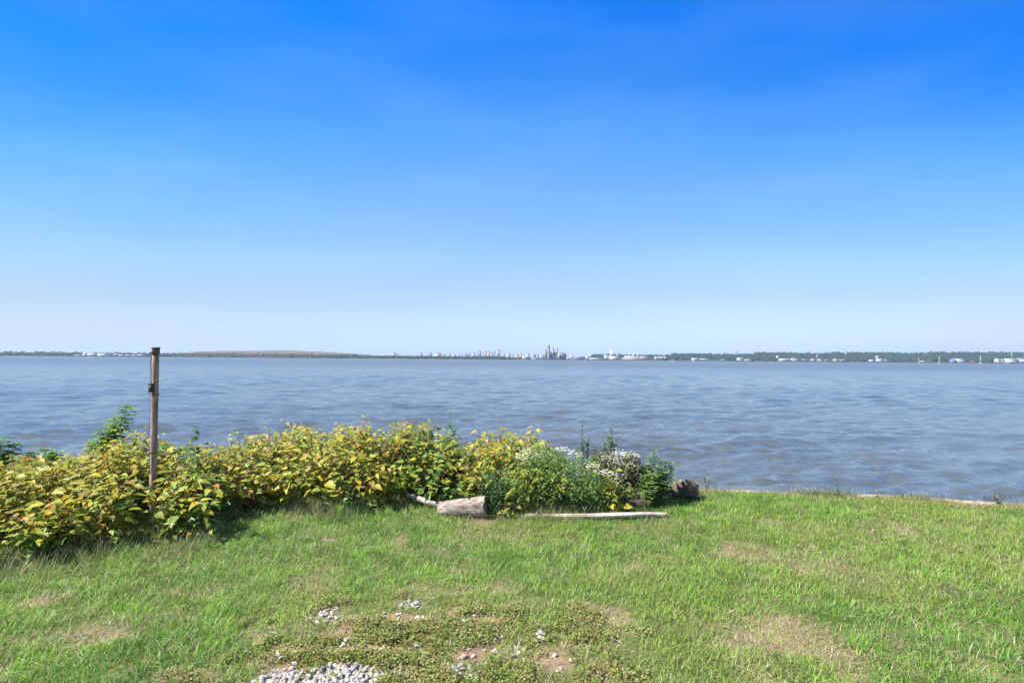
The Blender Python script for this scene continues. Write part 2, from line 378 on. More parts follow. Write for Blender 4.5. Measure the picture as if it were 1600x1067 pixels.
# front line of the shrubs, in photo pixels -> ground
FRONT = [(-400, 895), (0, 884), (50, 884), (100, 872), (150, 866), (215, 856), (330, 848), (352, 815), (440, 800), (540, 812), (600, 800), (650, 792), (700, 800), (860, 802), (960, 800), (1040, 786), (1090, 775)]
fx, fy = zip(*[(lambda p: (p.x / p.y, p.y))(ground(a, b)) for a, b in FRONT])
def front_y(x, y): return np.interp(x / y, fx, fy)
inside = (y > front_y(x, y)) & (x / y < fx[-1])
k = (y < edge_y(x) - 0.05 - .09 * rng.random(N if False else len(x)) * (x > 2.2)) & (~inside | (rng.random(len(x)) < 0.25)); x, y, inside = x[k], y[k], inside[k]
wd, dr, gr, so_ = masks(x, y)
clump = fbm(x, y, 5.5, 70); big = fbm(x, y, 0.9, 71)
dens = (0.35 + 1.0 * clump) * (1 - 0.55 * dr) * (1 - 0.70 * wd) * (1 - gr) * (1 - 0.9 * so_)
k = rng.random(len(x)) < dens * 1.15; x, y, inside, dr, wd, clump, big = x[k], y[k], inside[k], dr[k], wd[k], clump[k], big[k]
N = len(x)
L = (0.026 + 0.046 * clump) * rng.uniform(.6, 1.45, N) * (1 - 0.45 * dr) * (1 - .3 * wd)
L *= 1 + 0.2 * np.clip((-x - 0.9) / 1.5, 0, 1) * np.clip((4.3 - y) / 1.0, 0, 1)            # longer at the near left
fr = np.clip(1 - (front_y(x, y) - y) / 0.32, 0, 1) * (x / y < fx[-1]) * np.clip((3.0 - x) , 0, 1)
L *= 1 + 1.1 * fr * fbm(x, y, 2.5, 75) * 1.3
W = rng.uniform(.0028, .0056, N)
lean = np.clip(np.abs(rng.normal(0.65, .42, N)), 0, 1.45)
lay = rng.random(N) < .22; lean[lay] = rng.uniform(1.0, 1.5, lay.sum())
c = pick(GREENS, N) * (0.68 + .80 * vnoise(x, y, 9.0, 72))[:, None]
c = mixc(c, (.27, .33, .07), np.clip((big - 0.48) * 3, 0, .6))
c = mixc(c, (.10, .26, .035), np.clip((0.47 - big) * 3, 0, .45))
pd = 0.05 + 0.12 * np.clip((vnoise(x, y, 2.2, 77) - .45) * 3, 0, 1) + 0.62 * dr + .3 * wd + 0.22 * fr
dd = rng.random(N) < pd; c[dd] = pick(DRYC, dd.sum())
e_ = (edge_y(x) - y) < 0.22; ee = e_ & (rng.random(N) < .55); c[ee] = pick(np.array([[.42, .36, .16], [.33, .33, .10]]), ee.sum())
P, q, t, cc = blades(x, y, L, W, lean, c)
o = link_mesh('grass', P, [q, t], M_grass, cols=cc); tag(o, 'mown lawn of green grass with straw coloured dry patches', 'grass', kind='stuff')
print('blades', N)

# pale seeding grass along the foot of the shrubs
N = 16000
u = rng.random(N); xr = rng.uniform(-1.0, .36, N)
yy = np.interp(xr, fx, fy) - np.abs(rng.normal(0, .16, N)) + 0.12; xx = xr * yy
xb = rng.uniform(.05, 1.75, 1500); yb = 5.76 - np.abs(rng.normal(0, .05, 1500)); kb = rng.random(1500) < np.clip(vnoise(xb, xb * 0, 5, 88) * 2 - .5, .05, 1); xx = np.concatenate([xx, xb[kb]]); yy = np.concatenate([yy, yb[kb]])
n_e = 8000; xe = rng.uniform(2.1, 8.5, n_e); ce = vnoise(xe, xe * 0, 2.6, 83); xe = xe[rng.random(n_e) < np.clip(ce * 2.2 - .55, .08, 1)]
ye = edge_y(xe) - .045 + rng.normal(0, .045, len(xe)); xx = np.concatenate([xx, xe]); yy = np.concatenate([yy, ye]); N = len(xx)
den = np.clip(vnoise(xx, yy, 1.6, 81) * 2 - .5, 0.05, 1); k = rng.random(N) < den; xx, yy = xx[k], yy[k]; N = len(xx)
edg = xx > 2.2
P, q, t, cc = blades(xx, yy, rng.uniform(.09, .24, N) * np.where(edg, .5, np.where((xx > .05) & (yy < 5.77), .5, 1)), rng.uniform(.0025, .005, N), np.abs(rng.normal(.45, .3, N)),
                     np.where(rng.random((N, 1)) < .5, pick(np.array([[.17, .22, .08], [.10, .19, .05]]), N), pick(np.array([[.36, .33, .2], [.27, .27, .13]]), N)))
o = link_mesh('tall_grass', P, [q, t], M_grass, cols=cc); tag(o, 'taller pale uncut grass along the foot of the shrubs', 'grass', kind='stuff')

# ------------------------------------------------------------------ creeping weeds over the gravel patch
tv = np.array([[0, 0, 0], [-.34, .35, .10], [.34, .35, .10], [-.26, .75, .06], [.26, .75, .06], [0, 1, -.05], [0, .45, 0]])
tq = [(0, 6, 1, 1)]
tt = [(0, 6, 1), (0, 2, 6), (6, 3, 1), (6, 2, 4), (6, 5, 3), (6, 4, 5)]
N = 5200
xx = rng.uniform(-3.0, 1.2, N * 4); yy = rng.uniform(2.3, 4.6, N * 4)
wd, dr, gr, so_ = masks(xx, yy)
kk = rng.random(len(xx)) < np.clip(wd * 1.0 * (fbm(xx, yy, 4.2, 91) * 3.4 - 1.25), 0, 1) * (1 - .93 * gr) * (1 - .9 * so_); xx, yy = xx[kk], yy[kk]
n = len(xx); per = 30
print('weeds', n)
ci = np.repeat(np.arange(n), per); M_ = len(ci)
rad = rng.uniform(0.0, .045, M_); an = rng.uniform(0, 6.283, M_); h = rng.uniform(.008, .05, n)[ci] * rng.random(M_) ** .6
px_, py_ = xx[ci] + rad * np.cos(an), yy[ci] + rad * np.sin(an)
T = np.stack([px_, py_, gz(px_, py_) + h], -1)
d = np.stack([np.cos(an), np.sin(an), rng.normal(.15, .35, M_)], -1)
up = np.array([0, 0, 1.]) + rng.normal(0, .35, (M_, 3))
pal = np.array([[.22, .29, .05], [.28, .33, .08], [.15, .23, .04], [.33, .32, .12]])
cl = pick(pal, n)[ci] * rng.uniform(.7, 1.3, (M_, 1)); bro = rng.random(M_) < .2; cl[bro] = pick(np.array([[.3, .15, .07], [.36, .28, .14]]), bro.sum())
P, q, t, cc = instanced(tv, [], tt, basis(d, up), T, rng.uniform(.009, .018, M_), cl)
o = link_mesh('creeping_weeds', P, [t], M_leaf, cols=cc); tag(o, 'low creeping small leaved weeds spreading over the gravel patch', 'weeds', kind='stuff')
# dead stems and straw litter
N = 44000
xx = rng.uniform(-6.5, 6.5, N); yy = rng.uniform(2.3, 6.8, N); wd, dr, gr, so_ = masks(xx, yy)
k = in_view(xx, yy, .5) & (yy < edge_y(xx) - .1) & (rng.random(N) < .16 + .84 * wd + .75 * dr) & ~((yy > front_y(xx, yy)) & (xx / yy < fx[-1])); xx, yy = xx[k], yy[k]; N = len(xx)
P, q, t, cc = blades(xx, yy, rng.uniform(.03, .09, N), rng.uniform(.0015, .0035, N), rng.uniform(1.1, 1.5, N), pick(np.array([[.42, .33, .2], [.30, .17, .10], [.5, .42, .3]]), N), z=gz(xx, yy) + rng.uniform(.006, .03, N))
o = link_mesh('straw_litter', P, [q, t], M_grass, cols=cc); tag(o, 'dry straw and dead stems scattered through the lawn', 'straw', kind='stuff')

# ------------------------------------------------------------------ gravel
iv, it = ico(2)
N = 26000
xx = rng.uniform(-2.8, 1.0, N); yy = rng.uniform(2.2, 4.4, N); wd, dr, gr, so_ = masks(xx, yy)
k = rng.random(N) < np.where(gr > .25, gr, .015 * wd + .05 * so_); xx, yy = xx[k], yy[k]; N = len(xx); print('stones', N)
s = rng.uniform(.007, .015, N); S = np.stack([s * rng.uniform(.9, 1.5, N), s * rng.uniform(.7, 1.1, N), s * rng.uniform(.5, .85, N)], -1)
q_ = rng.normal(size=(N, 3)); an = rng.uniform(0, 6.28, N)
d = np.stack([np.cos(an), np.sin(an), rng.normal(0, .25, N)], -1); up = np.array([0, 0, 1.]) + rng.normal(0, .3, (N, 3))
tv2 = iv * (1 + .13 * np.sin(iv[:, [0]] * 5 + iv[:, [1]] * 3) + .10 * np.cos(iv[:, [2]] * 6))
col = np.where(rng.random((N, 1)) < .75, pick(np.array([[.40, .36, .33], [.30, .28, .265], [.48, .44, .395]]), N), pick(np.array([[.4, .3, .22], [.3, .3, .31]]), N))
P, q, t, cc = instanced(tv2, [], it, basis(d, up), np.stack([xx, yy, gz(xx, yy) + s * rng.uniform(.1, .9, N)], -1), S, col)
o = link_mesh('gravel', P, [t], vcol_mat('stone', .8, .3, 150), cols=cc, smooth=True); tag(o, 'pale rounded gravel showing through the worn lawn', 'gravel', kind='stuff')

# ------------------------------------------------------------------ leafy shrubs
LV = np.array([[0, 0, 0], [0, .33, -.05], [0, .66, -.08], [0, 1.05, -.24],
               [-.27, .05, .06], [-.37, .33, .08], [-.21, .68, .0], [.27, .05, .06], [.37, .33, .08], [.21, .68, .0]])
LQ = [(0, 1, 5, 4), (1, 2, 6, 5), (0, 7, 8, 1), (1, 8, 9, 2)]; LT = [(2, 3, 6), (2, 9, 3)]
def leafmesh(tmpl, T, d, up, S, cols):
    return instanced(tmpl[0], tmpl[1], tmpl[2], basis(d, up), T, S, cols)
KNOT = (LV, LQ, LT)
SMALL = (tv, [], tt)
class Foliage:
    def __init__(s): s.L = []; s.st = MB(); s.each = []
    def stem(s, *a, **k):
        m = MB(); m.tube(*a, **k); s.each.append(m)
    def add(s, r): s.L.append(r)
    def build(s, root, name='foliage', stems='stems', m=None):
        V = []; q = []; t = []; c = []; n = 0
        for a, b, c_, d in s.L:
            V.append(a); c.append(d)
            if len(b): q.append(b + n)
            if len(c_): t.append(c_ + n)
            n += len(a)
        o = link_mesh(name, np.concatenate(V), [np.concatenate(q) if q else [], np.concatenate(t) if t else []], m or M_leaf, root, np.concatenate(c))
        for m_ in s.each: m_.build('stem', M_stem, root, smooth=True, cols=True)
        if s.st.n: tag(s.st.build(stems if not s.each else 'leaf_stalk', M_stem, root, smooth=True, cols=True), kind='stuff')
        return o
TOPY = [(-400, 722), (0, 716), (60, 722), (110, 716), (150, 706), (190, 690), (225, 674), (250, 690), (280, 708), (330, 700), (380, 688), (440, 676), (480, 664), (520, 672), (550, 662), (600, 672), (640, 660), (665, 654), (690, 664), (712, 690), (735, 700), (760, 674), (800, 680), (840, 676), (858, 692), (875, 705)]
tx, ty = zip(*TOPY)
YEL = np.array([[.44, .39, .04], [.38, .38, .045], [.46, .36, .04], [.32, .35, .05], [.38, .36, .07]])
YG = np.array([[.24, .31, .045], [.18, .26, .04], [.29, .33, .05]])
GRN = np.array([[.10, .20, .035], [.13, .24, .04], [.07, .15, .03]])
ORG = np.array([[.50, .30, .04], [.42, .22, .05], [.34, .24, .06]])
BRN = np.array([[.25, .13, .06], [.30, .2, .1]])
def top_z(px, D): return CAMZ - (np.interp(px, tx, ty) - horizon(px)) / F * D
def knot_stem(fo, px, D, mix, scale=1.0, hfac=1.0):
    x0 = (px - 800) / F * D; Df = float(np.interp((px - 800) / F, fx, fy)); Dp = Df + .95
    H0 = top_z(px, Dp) + .02; ramp_ = min(1, max(0, (D - Df + .12) / .85)) ** .6
    H = min(H0 * (.30 + .70 * ramp_), top_z(px, D)) * (random.uniform(.70, 1.0) if random.random() < .88 else random.uniform(1.0, 1.14)) * hfac
    if H < .12: H = .12
    gz0 = float(gz(x0, D)); base_z = gz0
    Ls = H - base_z; az = random.uniform(0, 6.283); ln = random.uniform(.03, .22) * (H + .2)
    if D < Df + .35: az = random.uniform(-2.3, -.8); ln = random.uniform(.10, .30)
    n = 8; tt_ = np.linspace(0, 1, n)
    bx, by = math.cos(az), math.sin(az)
    pts = np.stack([x0 + bx * ln * tt_ ** 2, D + by * ln * tt_ ** 2, base_z + Ls * (tt_ - .10 * tt_ ** 3) / .9], -1)
    pts[:, :2] += rng.normal(0, .006, (n, 2))
    g_ = random.random()
    fo.st.tube(pts, np.linspace(.006, .002, n), 5, cap=False, col=(.22, .16, .06) if g_ < .6 else (.25, .10, .06))
    # leaves alternate up the stem, on short side branches too
    m = max(6, int(Ls * .85 / .023)); f = np.sort(rng.uniform(.22, 1, m)); f[-1] = 1; f[-2] = .97
    P = np.stack([np.interp(f, tt_, pts[:, k_]) for k_ in range(3)], -1)
    side = np.where(np.arange(m) % 2, 1, -1) * 1.2 + rng.normal(0, .75, m) + random.uniform(0, 6.28)
    out = rng.uniform(.01, .13, m) * (1.1 - .6 * f)
    d = np.stack([np.cos(side), np.sin(side), rng.normal(-.12, .25, m)], -1)
    P = P + d * out[:, None]; P[:, 2] = np.maximum(P[:, 2], gz0 + .03)
    up = np.array([-.12, -.25, 1.]) + rng.normal(0, .27, (m, 3))
    S = rng.uniform(.055, .118, m) * scale * (1 - .3 * f) * (1.22 if D < Df + .5 else 1)
    hgt = np.clip((P[:, 2]) / max(H, .3), 0, 1) * np.clip(.45 + ramp_, 0, 1)
    yl, og, gr_ = mix
    r_ = rng.random(m); c_ = np.empty((m, 3))
    py_ = yl * np.clip(hgt * 1.6 - .35, 0.05, 1); pg = gr_ * (1.25 - hgt)
    for i in range(m):
        if r_[i] < og * hgt[i]: c_[i] = pick(ORG, 1)[0]
        elif r_[i] < og + py_[i] * .8: c_[i] = pick(YEL, 1)[0]
        elif random.random() < pg[i]: c_[i] = pick(GRN, 1)[0]
        elif random.random() < .12: c_[i] = pick(BRN, 1)[0]
        else: c_[i] = pick(YG, 1)[0]
    fo.add(leafmesh(KNOT, P, d, up, np.stack([S * rng.uniform(.8, 1.05, m), S, S], -1), c_))
CL = [(-230, -20, 'knotweed clump with yellow leaves at the far left end of the bank', (.8, .12, .3), 60),
      (-20, 95, 'leftmost yellow and green knotweed with broad drooping green leaves at the lawn edge', (.75, .14, .45), 88),
      (95, 212, 'yellow leaved knotweed mound just left of the rusty post', (.8, .13, .3), 92),
      (212, 335, 'low knotweed clump around the foot of the rusty post', (.7, .08, .45), 78),
      (335, 432, 'knotweed clump right of the dark leaved shoot, yellow and brown edged', (.75, .10, .4), 78),
      (432, 560, 'tall bright yellow knotweed clump midway between post and sawn log', (.8, .12, .35), 92),
      (560, 640, 'orange tipped knotweed clump with a gap onto the river', (.65, .16, .45), 66),
      (640, 728, 'greenest knotweed clump standing behind the forked grey branch', (.28, .04, .9), 74),
      (728, 868, 'tall yellow knotweed clump behind the sawn log and the small leaved vine', (.7, .10, .45), 90)]
for a, b, lab, mix, ns in CL:
    fo = Foliage(); mid = (a + b) / 2
    fdm = float(np.interp((mid - 800) / F, fx, fy))
    root = empty('knotweed_clump', ((mid - 800) / F * (fdm + .8), fdm + .8, 0), lab, 'shrub', 'knotweed clumps along the river bank')
    cnt = 0
    while cnt < ns * 1.45:
        px = random.uniform(a, b); Df = float(np.interp((px - 800) / F, fx, fy)); D = Df + .06 + random.random() ** .9 * 2.0
        if 212 < px < 268 and D < 5.72: continue
        if 655 < px < 780 and D < 6.0: continue
        if 585 < px < 612 and D > Df + .9 and random.random() < .75: continue
        knot_stem(fo, px, D, mix, random.uniform(.85, 1.12)); cnt += 1
    fo.build(root)

def spray(fo, base, tip, n, S, pal, stemcol=(.12, .12, .05), spread=.03, flop=.2, tmpl=KNOT, curve=.1, r0=.004):
    """one upright stem carrying leaves all round it"""
    base = np.array(base, float); tip = np.array(tip, float); t_ = np.linspace(0, 1, 8)
    side = rng.normal(0, curve * .3, 3); pts = base + (tip - base) * t_[:, None] + np.sin(t_ * math.pi)[:, None] * side
    fo.stem(pts, np.linspace(r0, r0 * .35, 8), 5, cap=False, col=stemcol)
    f = rng.uniform(.15, 1, n); f[0] = 1; P = np.stack([np.interp(f, t_, pts[:, k_]) for k_ in range(3)], -1)
    a_ = rng.uniform(0, 6.283, n); d = np.stack([np.cos(a_), np.sin(a_), rng.normal(flop, .35, n)], -1)
    P = P + d * rng.uniform(0, spread, n)[:, None]
    up = np.array([-.2, -.2, 1.]) + rng.normal(0, .4, (n, 3))
    Sx = rng.uniform(S * .65, S * 1.2, n) * (1.1 - .35 * f)
    fo.add(leafmesh(tmpl, P, d, up, Sx, pick(pal, n)))
def pinnate(fo, base, d0, L, pairs, S, pal, droop=.4, w=1.0):
    """a feather-like compound leaf"""
    base = np.array(base, float); d0 = np.array(d0, float); d0 /= np.linalg.norm(d0); t_ = np.linspace(0, 1, 6)
    pts = base + d0 * (L * t_)[:, None] + np.array([0, 0, -1.]) * (droop * L * t_ ** 2)[:, None]
    fo.st.tube(pts, np.linspace(.0022, .001, 6), 3, cap=False, col=(.16, .2, .05))
    f = np.repeat(np.linspace(.15, .97, pairs), 2); P = np.stack([np.interp(f, t_, pts[:, k_]) for k_ in range(3)], -1)
    sgn = np.tile([1., -1.], pairs); lat = np.cross(d0, [0, 0, 1.]); lat /= np.linalg.norm(lat) + 1e-6
    d = lat[None] * sgn[:, None] + d0[None] * .35 + np.array([0, 0, -.15]) + rng.normal(0, .12, (len(f), 3))
    up = np.array([0, 0, 1.]) + rng.normal(0, .25, (len(f), 3))
    sz = S * np.sin(np.clip(f, .1, .93) * math.pi) ** .35 * rng.uniform(.85, 1.15, len(f))
    fo.add(leafmesh(SMALL, P, d, up, np.stack([sz * w, sz, sz], -1), pick(pal, 1) * rng.uniform(.85, 1.15, (len(f), 1))))
# feathery leaved saplings (locust)
LOC = np.array([[.20, .36, .06], [.26, .42, .08], [.15, .28, .05]])
def sapling(pxb, D, tips, label, Lf=.22, nfr=14, S=.046, pal=LOC, pairs=9, kind='locust_sapling', trunk=True, w=1.0):
    x0 = (pxb - 800) / F * D; z0 = float(gz(x0, D)); root = empty(kind, (x0, D, z0), label, 'sapling')
    fo = Foliage()
    for (tx_, ty_, dD) in tips:
        tip = np.array(at(tx_, ty_, D + dD)); b = np.array([x0, D, z0]); t_ = np.linspace(0, 1, 8)
        pts = b + (tip - b) * t_[:, None] + np.sin(t_ * math.pi)[:, None] * rng.normal(0, .02, 3)
        if trunk: fo.stem(pts, np.linspace(.009, .002, 8), 5, cap=False, col=(.14, .11, .06))
        for i in range(nfr):
            f = .35 + .65 * (i + .5) / nfr; p = [np.interp(f, t_, pts[:, k_]) for k_ in range(3)]
            a_ = i * 2.4 + random.uniform(-.5, .5)
            pinnate(fo, p, (math.cos(a_), math.sin(a_), random.uniform(.0, .6)), Lf * (1.15 - .55 * f) * random.uniform(.8, 1.2), pairs, S, pal, random.uniform(.2, .5), w)
    fo.build(root)
sapling(172, 7.5, [(200, 634, 0), (178, 655, .1), (152, 688, 0), (165, 672, -.1)], 'tall feathery leaved green sapling rising above the yellow knotweed, left of the post', .22, 44)
sapling(5, 7.4, [(2, 684, 0), (24, 692, .1), (-22, 680, .1)], 'feathery green sapling cut by the left frame edge above the knotweed', .2, 28)
sapling(66, 7.4, [(74, 700, 0), (52, 706, .1), (88, 706, -.1)], 'small low feathery green sapling second from the left above the knotweed', .17, 26)
sapling(268, 7.2, [(262, 694, 0), (278, 700, .1), (250, 688, .1)], 'short feathery green sapling showing just right of the post', .15, 22)

# dark leaved upright shoots
def shoots(name, label, specs, cat='shoot', pal=GRN, S=.05, spread=.02, flop=.2, tmpl=KNOT):
    p0 = specs[0]; x0 = (p0[0] - 800) / F * p0[3]; root = empty(name, (x0, p0[3], float(gz(x0, p0[3]))), label, cat); fo = Foliage()
    for (bx, tx_, ty_, D, n) in specs:
        x_ = (bx - 800) / F * D; spray(fo, (x_, D, float(gz(x_, D))), at(tx_, ty_, D), n, S, pal, spread=spread, flop=flop, tmpl=tmpl)
    fo.build(root)
DK = np.array([[.09, .19, .04], [.12, .23, .05], [.065, .14, .035]])
shoots('leafy_shoot', 'dark green upright leafy shoot standing over the knotweed right of the post',
       [(300, 309, 666, 5.7, 70), (302, 303, 700, 5.6, 50), (296, 302, 712, 5.4, 60), (308, 318, 740, 5.3, 60), (290, 288, 745, 5.2, 50), (310, 322, 770, 5.1, 50)], S=.062, pal=DK)
shoots('leafy_shoot', 'slender bright green shoot above the green knotweed', [(700, 704, 652, 6.9, 60), (706, 698, 680, 6.9, 40)], S=.055, pal=np.array([[.09, .22, .05], [.12, .26, .06]]))
shoots('leafy_shoot', 'thin pale spiky shoot tallest above the white flowering vine', [(912, 911, 658, 6.8, 120), (915, 920, 688, 6.8, 110), (922, 930, 700, 6.85, 90), (908, 903, 700, 6.8, 90), (914, 912, 690, 6.8, 90)], S=.036, pal=np.array([[.20, .25, .13], [.15, .21, .09]]), spread=.012, flop=.8)
shoots('leafy_shoot', 'bushier spiky shoot beside the white flower head clump', [(950, 957, 672, 6.9, 120), (946, 943, 690, 6.9, 100), (955, 964, 686, 6.9, 100), (950, 951, 680, 6.9, 100), (953, 958, 692, 6.9, 90)], S=.042, pal=np.array([[.18, .24, .11], [.22, .26, .12]]), spread=.02, flop=.8)
shoots('bindweed', 'dark green leafy patch climbing through the knotweed between the orange tips and green clump', [(615, 615, 690, 6.9, 22), (625, 622, 700, 6.8, 22), (634, 640, 712, 6.75, 22), (610, 606, 715, 6.8, 18)], cat='vine', S=.06, pal=DK, spread=.07)

# small leaved bushes as masses of twigs
def bush(name, label, cat, blobs, n, S, pal, tmpl=SMALL, flowers=0, fpos=None, fname='blossom', floor=True, lump=.6):
    """blobs: list of (px, py, D, rx_m, ry_m(depth), rz_m)"""
    b0 = blobs[0]; c0 = at(b0[0], b0[1], b0[2]); z0 = float(gz(c0.x, c0.y)); root = empty(name, (c0.x, c0.y, z0), label, cat); fo = Foliage()
    tot = sum(b[3] * b[5] for b in blobs)
    for (px, py, D, rx, ry, rz) in blobs:
        c_ = np.array(at(px, py, D)); m = int(n * rx * rz / tot)
        v = rng.normal(size=(m, 3)); v /= np.linalg.norm(v, axis=1)[:, None]
        r_ = rng.random(m) ** .28; lum = 1 + lump * (fbm(v[:, 0] * 3 + px, v[:, 2] * 3 + v[:, 1] * 2, 1.6, 5) - .5) * 2
        P = c_ + v * r_[:, None] * lum[:, None] * np.array([rx, ry, rz])
        P[:, 2] = np.maximum(P[:, 2], gz(P[:, 0], P[:, 1]) + .02 + rng.random(m) * .03)
        d = v * np.array([1, 1, .5]) + rng.normal(0, .6, (m, 3)); up = np.array([-.2, -.2, 1.]) + v * .5 + rng.normal(0, .4, (m, 3))
        fo.add(leafmesh(tmpl, P, d, up, rng.uniform(S * .7, S * 1.25, m), pick(pal, m)))
        for k_ in range(max(6, int(m / 220))):
            vv = rng.normal(size=3); vv[2] = abs(vv[2]); vv /= np.linalg.norm(vv); tip = c_ + vv * np.array([rx, ry, rz]) * .95
            b_ = np.array([c_[0] * .5 + c0.x * .5 + rng.normal(0, rx * .25), c_[1] + rng.normal(0, ry * .2), float(gz(c_[0], c_[1]))]); t_ = np.linspace(0, 1, 6)[:, None]
            fo.st.tube(b_ + (tip - b_) * t_ + np.sin(t_ * math.pi) * rng.normal(0, .03, 3), np.linspace(.004, .0012, 6), 4, cap=False, col=(.16, .12, .07))
    fo.build(root)
    if fpos:
        fl = Foliage()
        for (px, py, D, r, m, ht) in fpos:
            c_ = np.array(at(px, py, D)); v = rng.normal(size=(m, 3)) * np.array([r, r * .7, ht]); an = rng.uniform(0, 6.28, m)
            # each flower: a disc of four petals
            for q_ in range(4):
                a2 = an + q_ * math.pi / 2; d = np.stack([np.cos(a2), np.sin(a2), np.full(m, .25)], -1) + rng.normal(0, .15, (m, 3))
                up = np.array([-.1, -.3, 1.]) + rng.normal(0, .25, (m, 3))
                fl.add(leafmesh(SMALL, c_ + v, d, up, rng.uniform(.008, .013, m), pick(np.array([[.74, .69, .54], [.66, .62, .45], [.80, .76, .62]]), m)))
        fl.build(root, fname, m=M_flower)
VG = np.array([[.15, .25, .05], [.19, .30, .065], [.11, .20, .04], [.24, .34, .09]])
D_ = 6.05
bush('flowering_vine', 'small leaved green vine bush with strings of white blossom over the pale driftwood beam', 'vine',
     [(855, 750, 6.15, .36, .30, .30), (800, 768, 6.05, .20, .2, .22), (905, 755, 6.15, .30, .28, .26), (940, 770, 6.1, .2, .2, .18), (850, 720, 6.3, .28, .2, .16)], 13000, .022, VG,
     fpos=[(825, 705, 6.25, .035, 55, .02), (812, 712, 6.2, .03, 40, .018), (838, 712, 6.2, .035, 50, .02), (850, 707, 6.3, .03, 45, .015), (876, 702, 6.4, .05, 60, .014), (895, 708, 6.3, .04, 55, .018), (905, 712, 6.3, .03, 30, .018),
           (865, 714, 6.3, .04, 22, .02), (925, 728, 6.0, .05, 45, .014), (940, 737, 5.95, .05, 45, .014), (955, 741, 5.95, .045, 34, .012), (962, 750, 5.95, .03, 20, .02), (822, 716, 6.1, .03, 25, .02), (880, 718, 6.2, .08, 20, .02)])
bush('vine_mound', 'dark small leaved mound right of the sawn log', 'vine', [(772, 778, 5.95, .14, .16, .20), (765, 755, 6.1, .12, .14, .12)], 3400, .020, np.array([[.07, .15, .045], [.10, .18, .06], [.055, .12, .04]]))
bush('flowering_shrub', 'shrub with a dense head of small white flowers, left of the feathery bush', 'shrub',
     [(965, 738, 6.45, .20, .2, .16), (1000, 745, 6.5, .17, .16, .15), (940, 722, 6.5, .12, .15, .10), (985, 722, 6.5, .10, .12, .10), (965, 770, 6.3, .2, .15, .12)], 5200, .028, np.array([[.20, .20, .09], [.15, .19, .06], [.22, .15, .08], [.11, .15, .05]]),
     fpos=[(966, 708, 6.4, .05, 60, .02), (982, 711, 6.4, .05, 55, .02), (950, 716, 6.4, .05, 40, .02), (995, 712, 6.45, .02, 22, .012), (984, 727, 6.3, .06, 34, .03), (962, 722, 6.3, .04, 30, .02), (972, 745, 6.3, .05, 30, .03)])
def fine_bush():
    D = 6.35; c0 = at(1020, 770, D); root = empty('feathery_bush', (c0.x, D, 0), 'blue green feathery bush at the right end of the shrubs', 'shrub'); fo = Foliage()
    for (tx_, ty_, dD) in [(1022, 706, 0), (1010, 720, .1), (1032, 715, -.05), (1048, 722, .05), (1056, 728, 0), (1040, 735, -.15), (1005, 742, -.15), (1020, 740, -.2), (1030, 755, -.2), (1050, 742, -.1), (1000, 728, .15), (1027, 728, -.1), (1042, 722, 0), (1014, 712, 0), (1020, 765, -.25), (1008, 768, -.2), (1044, 758, -.15), (1034, 742, -.1), (1012, 755, -.2)]:
        tip = np.array(at(tx_, ty_, D + dD)); b = np.array([c0.x + rng.normal(0, .05), D + dD * .5, 0]); t_ = np.linspace(0, 1, 8)
        pts = b + (tip - b) * t_[:, None] + np.sin(t_ * math.pi)[:, None] * rng.normal(0, .02, 3); fo.stem(pts, np.linspace(.004, .0012, 8), 4, cap=False, col=(.13, .13, .07))
        for i in range(30):
            f = .25 + .75 * i / 30; p = [np.interp(f, t_, pts[:, k_]) for k_ in range(3)]; a_ = i * 2.4
            pinnate(fo, p, (math.cos(a_), math.sin(a_), random.uniform(.3, 1.0)), .10 * (1.2 - .5 * f), 8, .021, np.array([[.20, .31, .10], [.16, .25, .08], [.24, .38, .09]]), .2)
    fo.build(root)
fine_bush()
def small_knot(label, px, D, tips, pal, S=.07):
    x0 = (px - 800) / F * D; root = empty('knotweed_shoot', (x0, D, float(gz(x0, D))), label, 'shrub', None); fo = Foliage()
    for (a, b, n) in tips: spray(fo, (x0 + (a - px) / F * D * .5, D, float(gz(x0, D))), at(a, b, D), n, S, pal, spread=.04, flop=-.05)
    fo.build(root)
small_knot('bright yellow green knotweed shoot hanging over the right part of the driftwood beam', 962, 6.0, [(950, 745, 14), (965, 755, 14), (958, 770, 12), (975, 765, 10), (960, 735, 8)], np.vstack([YG, YEL]), .085)
small_knot('orange yellow knotweed leaves just above the small broken log', 988, 6.25, [(985, 766, 8), (998, 768, 8), (978, 770, 7)], np.vstack([YEL, ORG]), .06)
small_knot('little orange leaved plant behind the brown stump', 1055, 6.9, [(1046, 750, 12), (1060, 750, 12), (1052, 745, 12), (1068, 752, 8), (1040, 755, 8)], np.vstack([YEL, ORG]), .05)
small_knot('yellow knotweed shoot between the small leaved vine and the log', 808, 5.85, [(806, 765, 12), (812, 745, 12), (800, 785, 10), (818, 755, 10), (806, 735, 8)], np.vstack([YG, YEL]), .085)
small_knot('yellow knotweed sprays between the vine and the white flower head', 935, 6.5, [(930, 712, 12), (940, 708, 12), (945, 720, 10), (925, 722, 8)], np.vstack([YG, YEL]), .06)
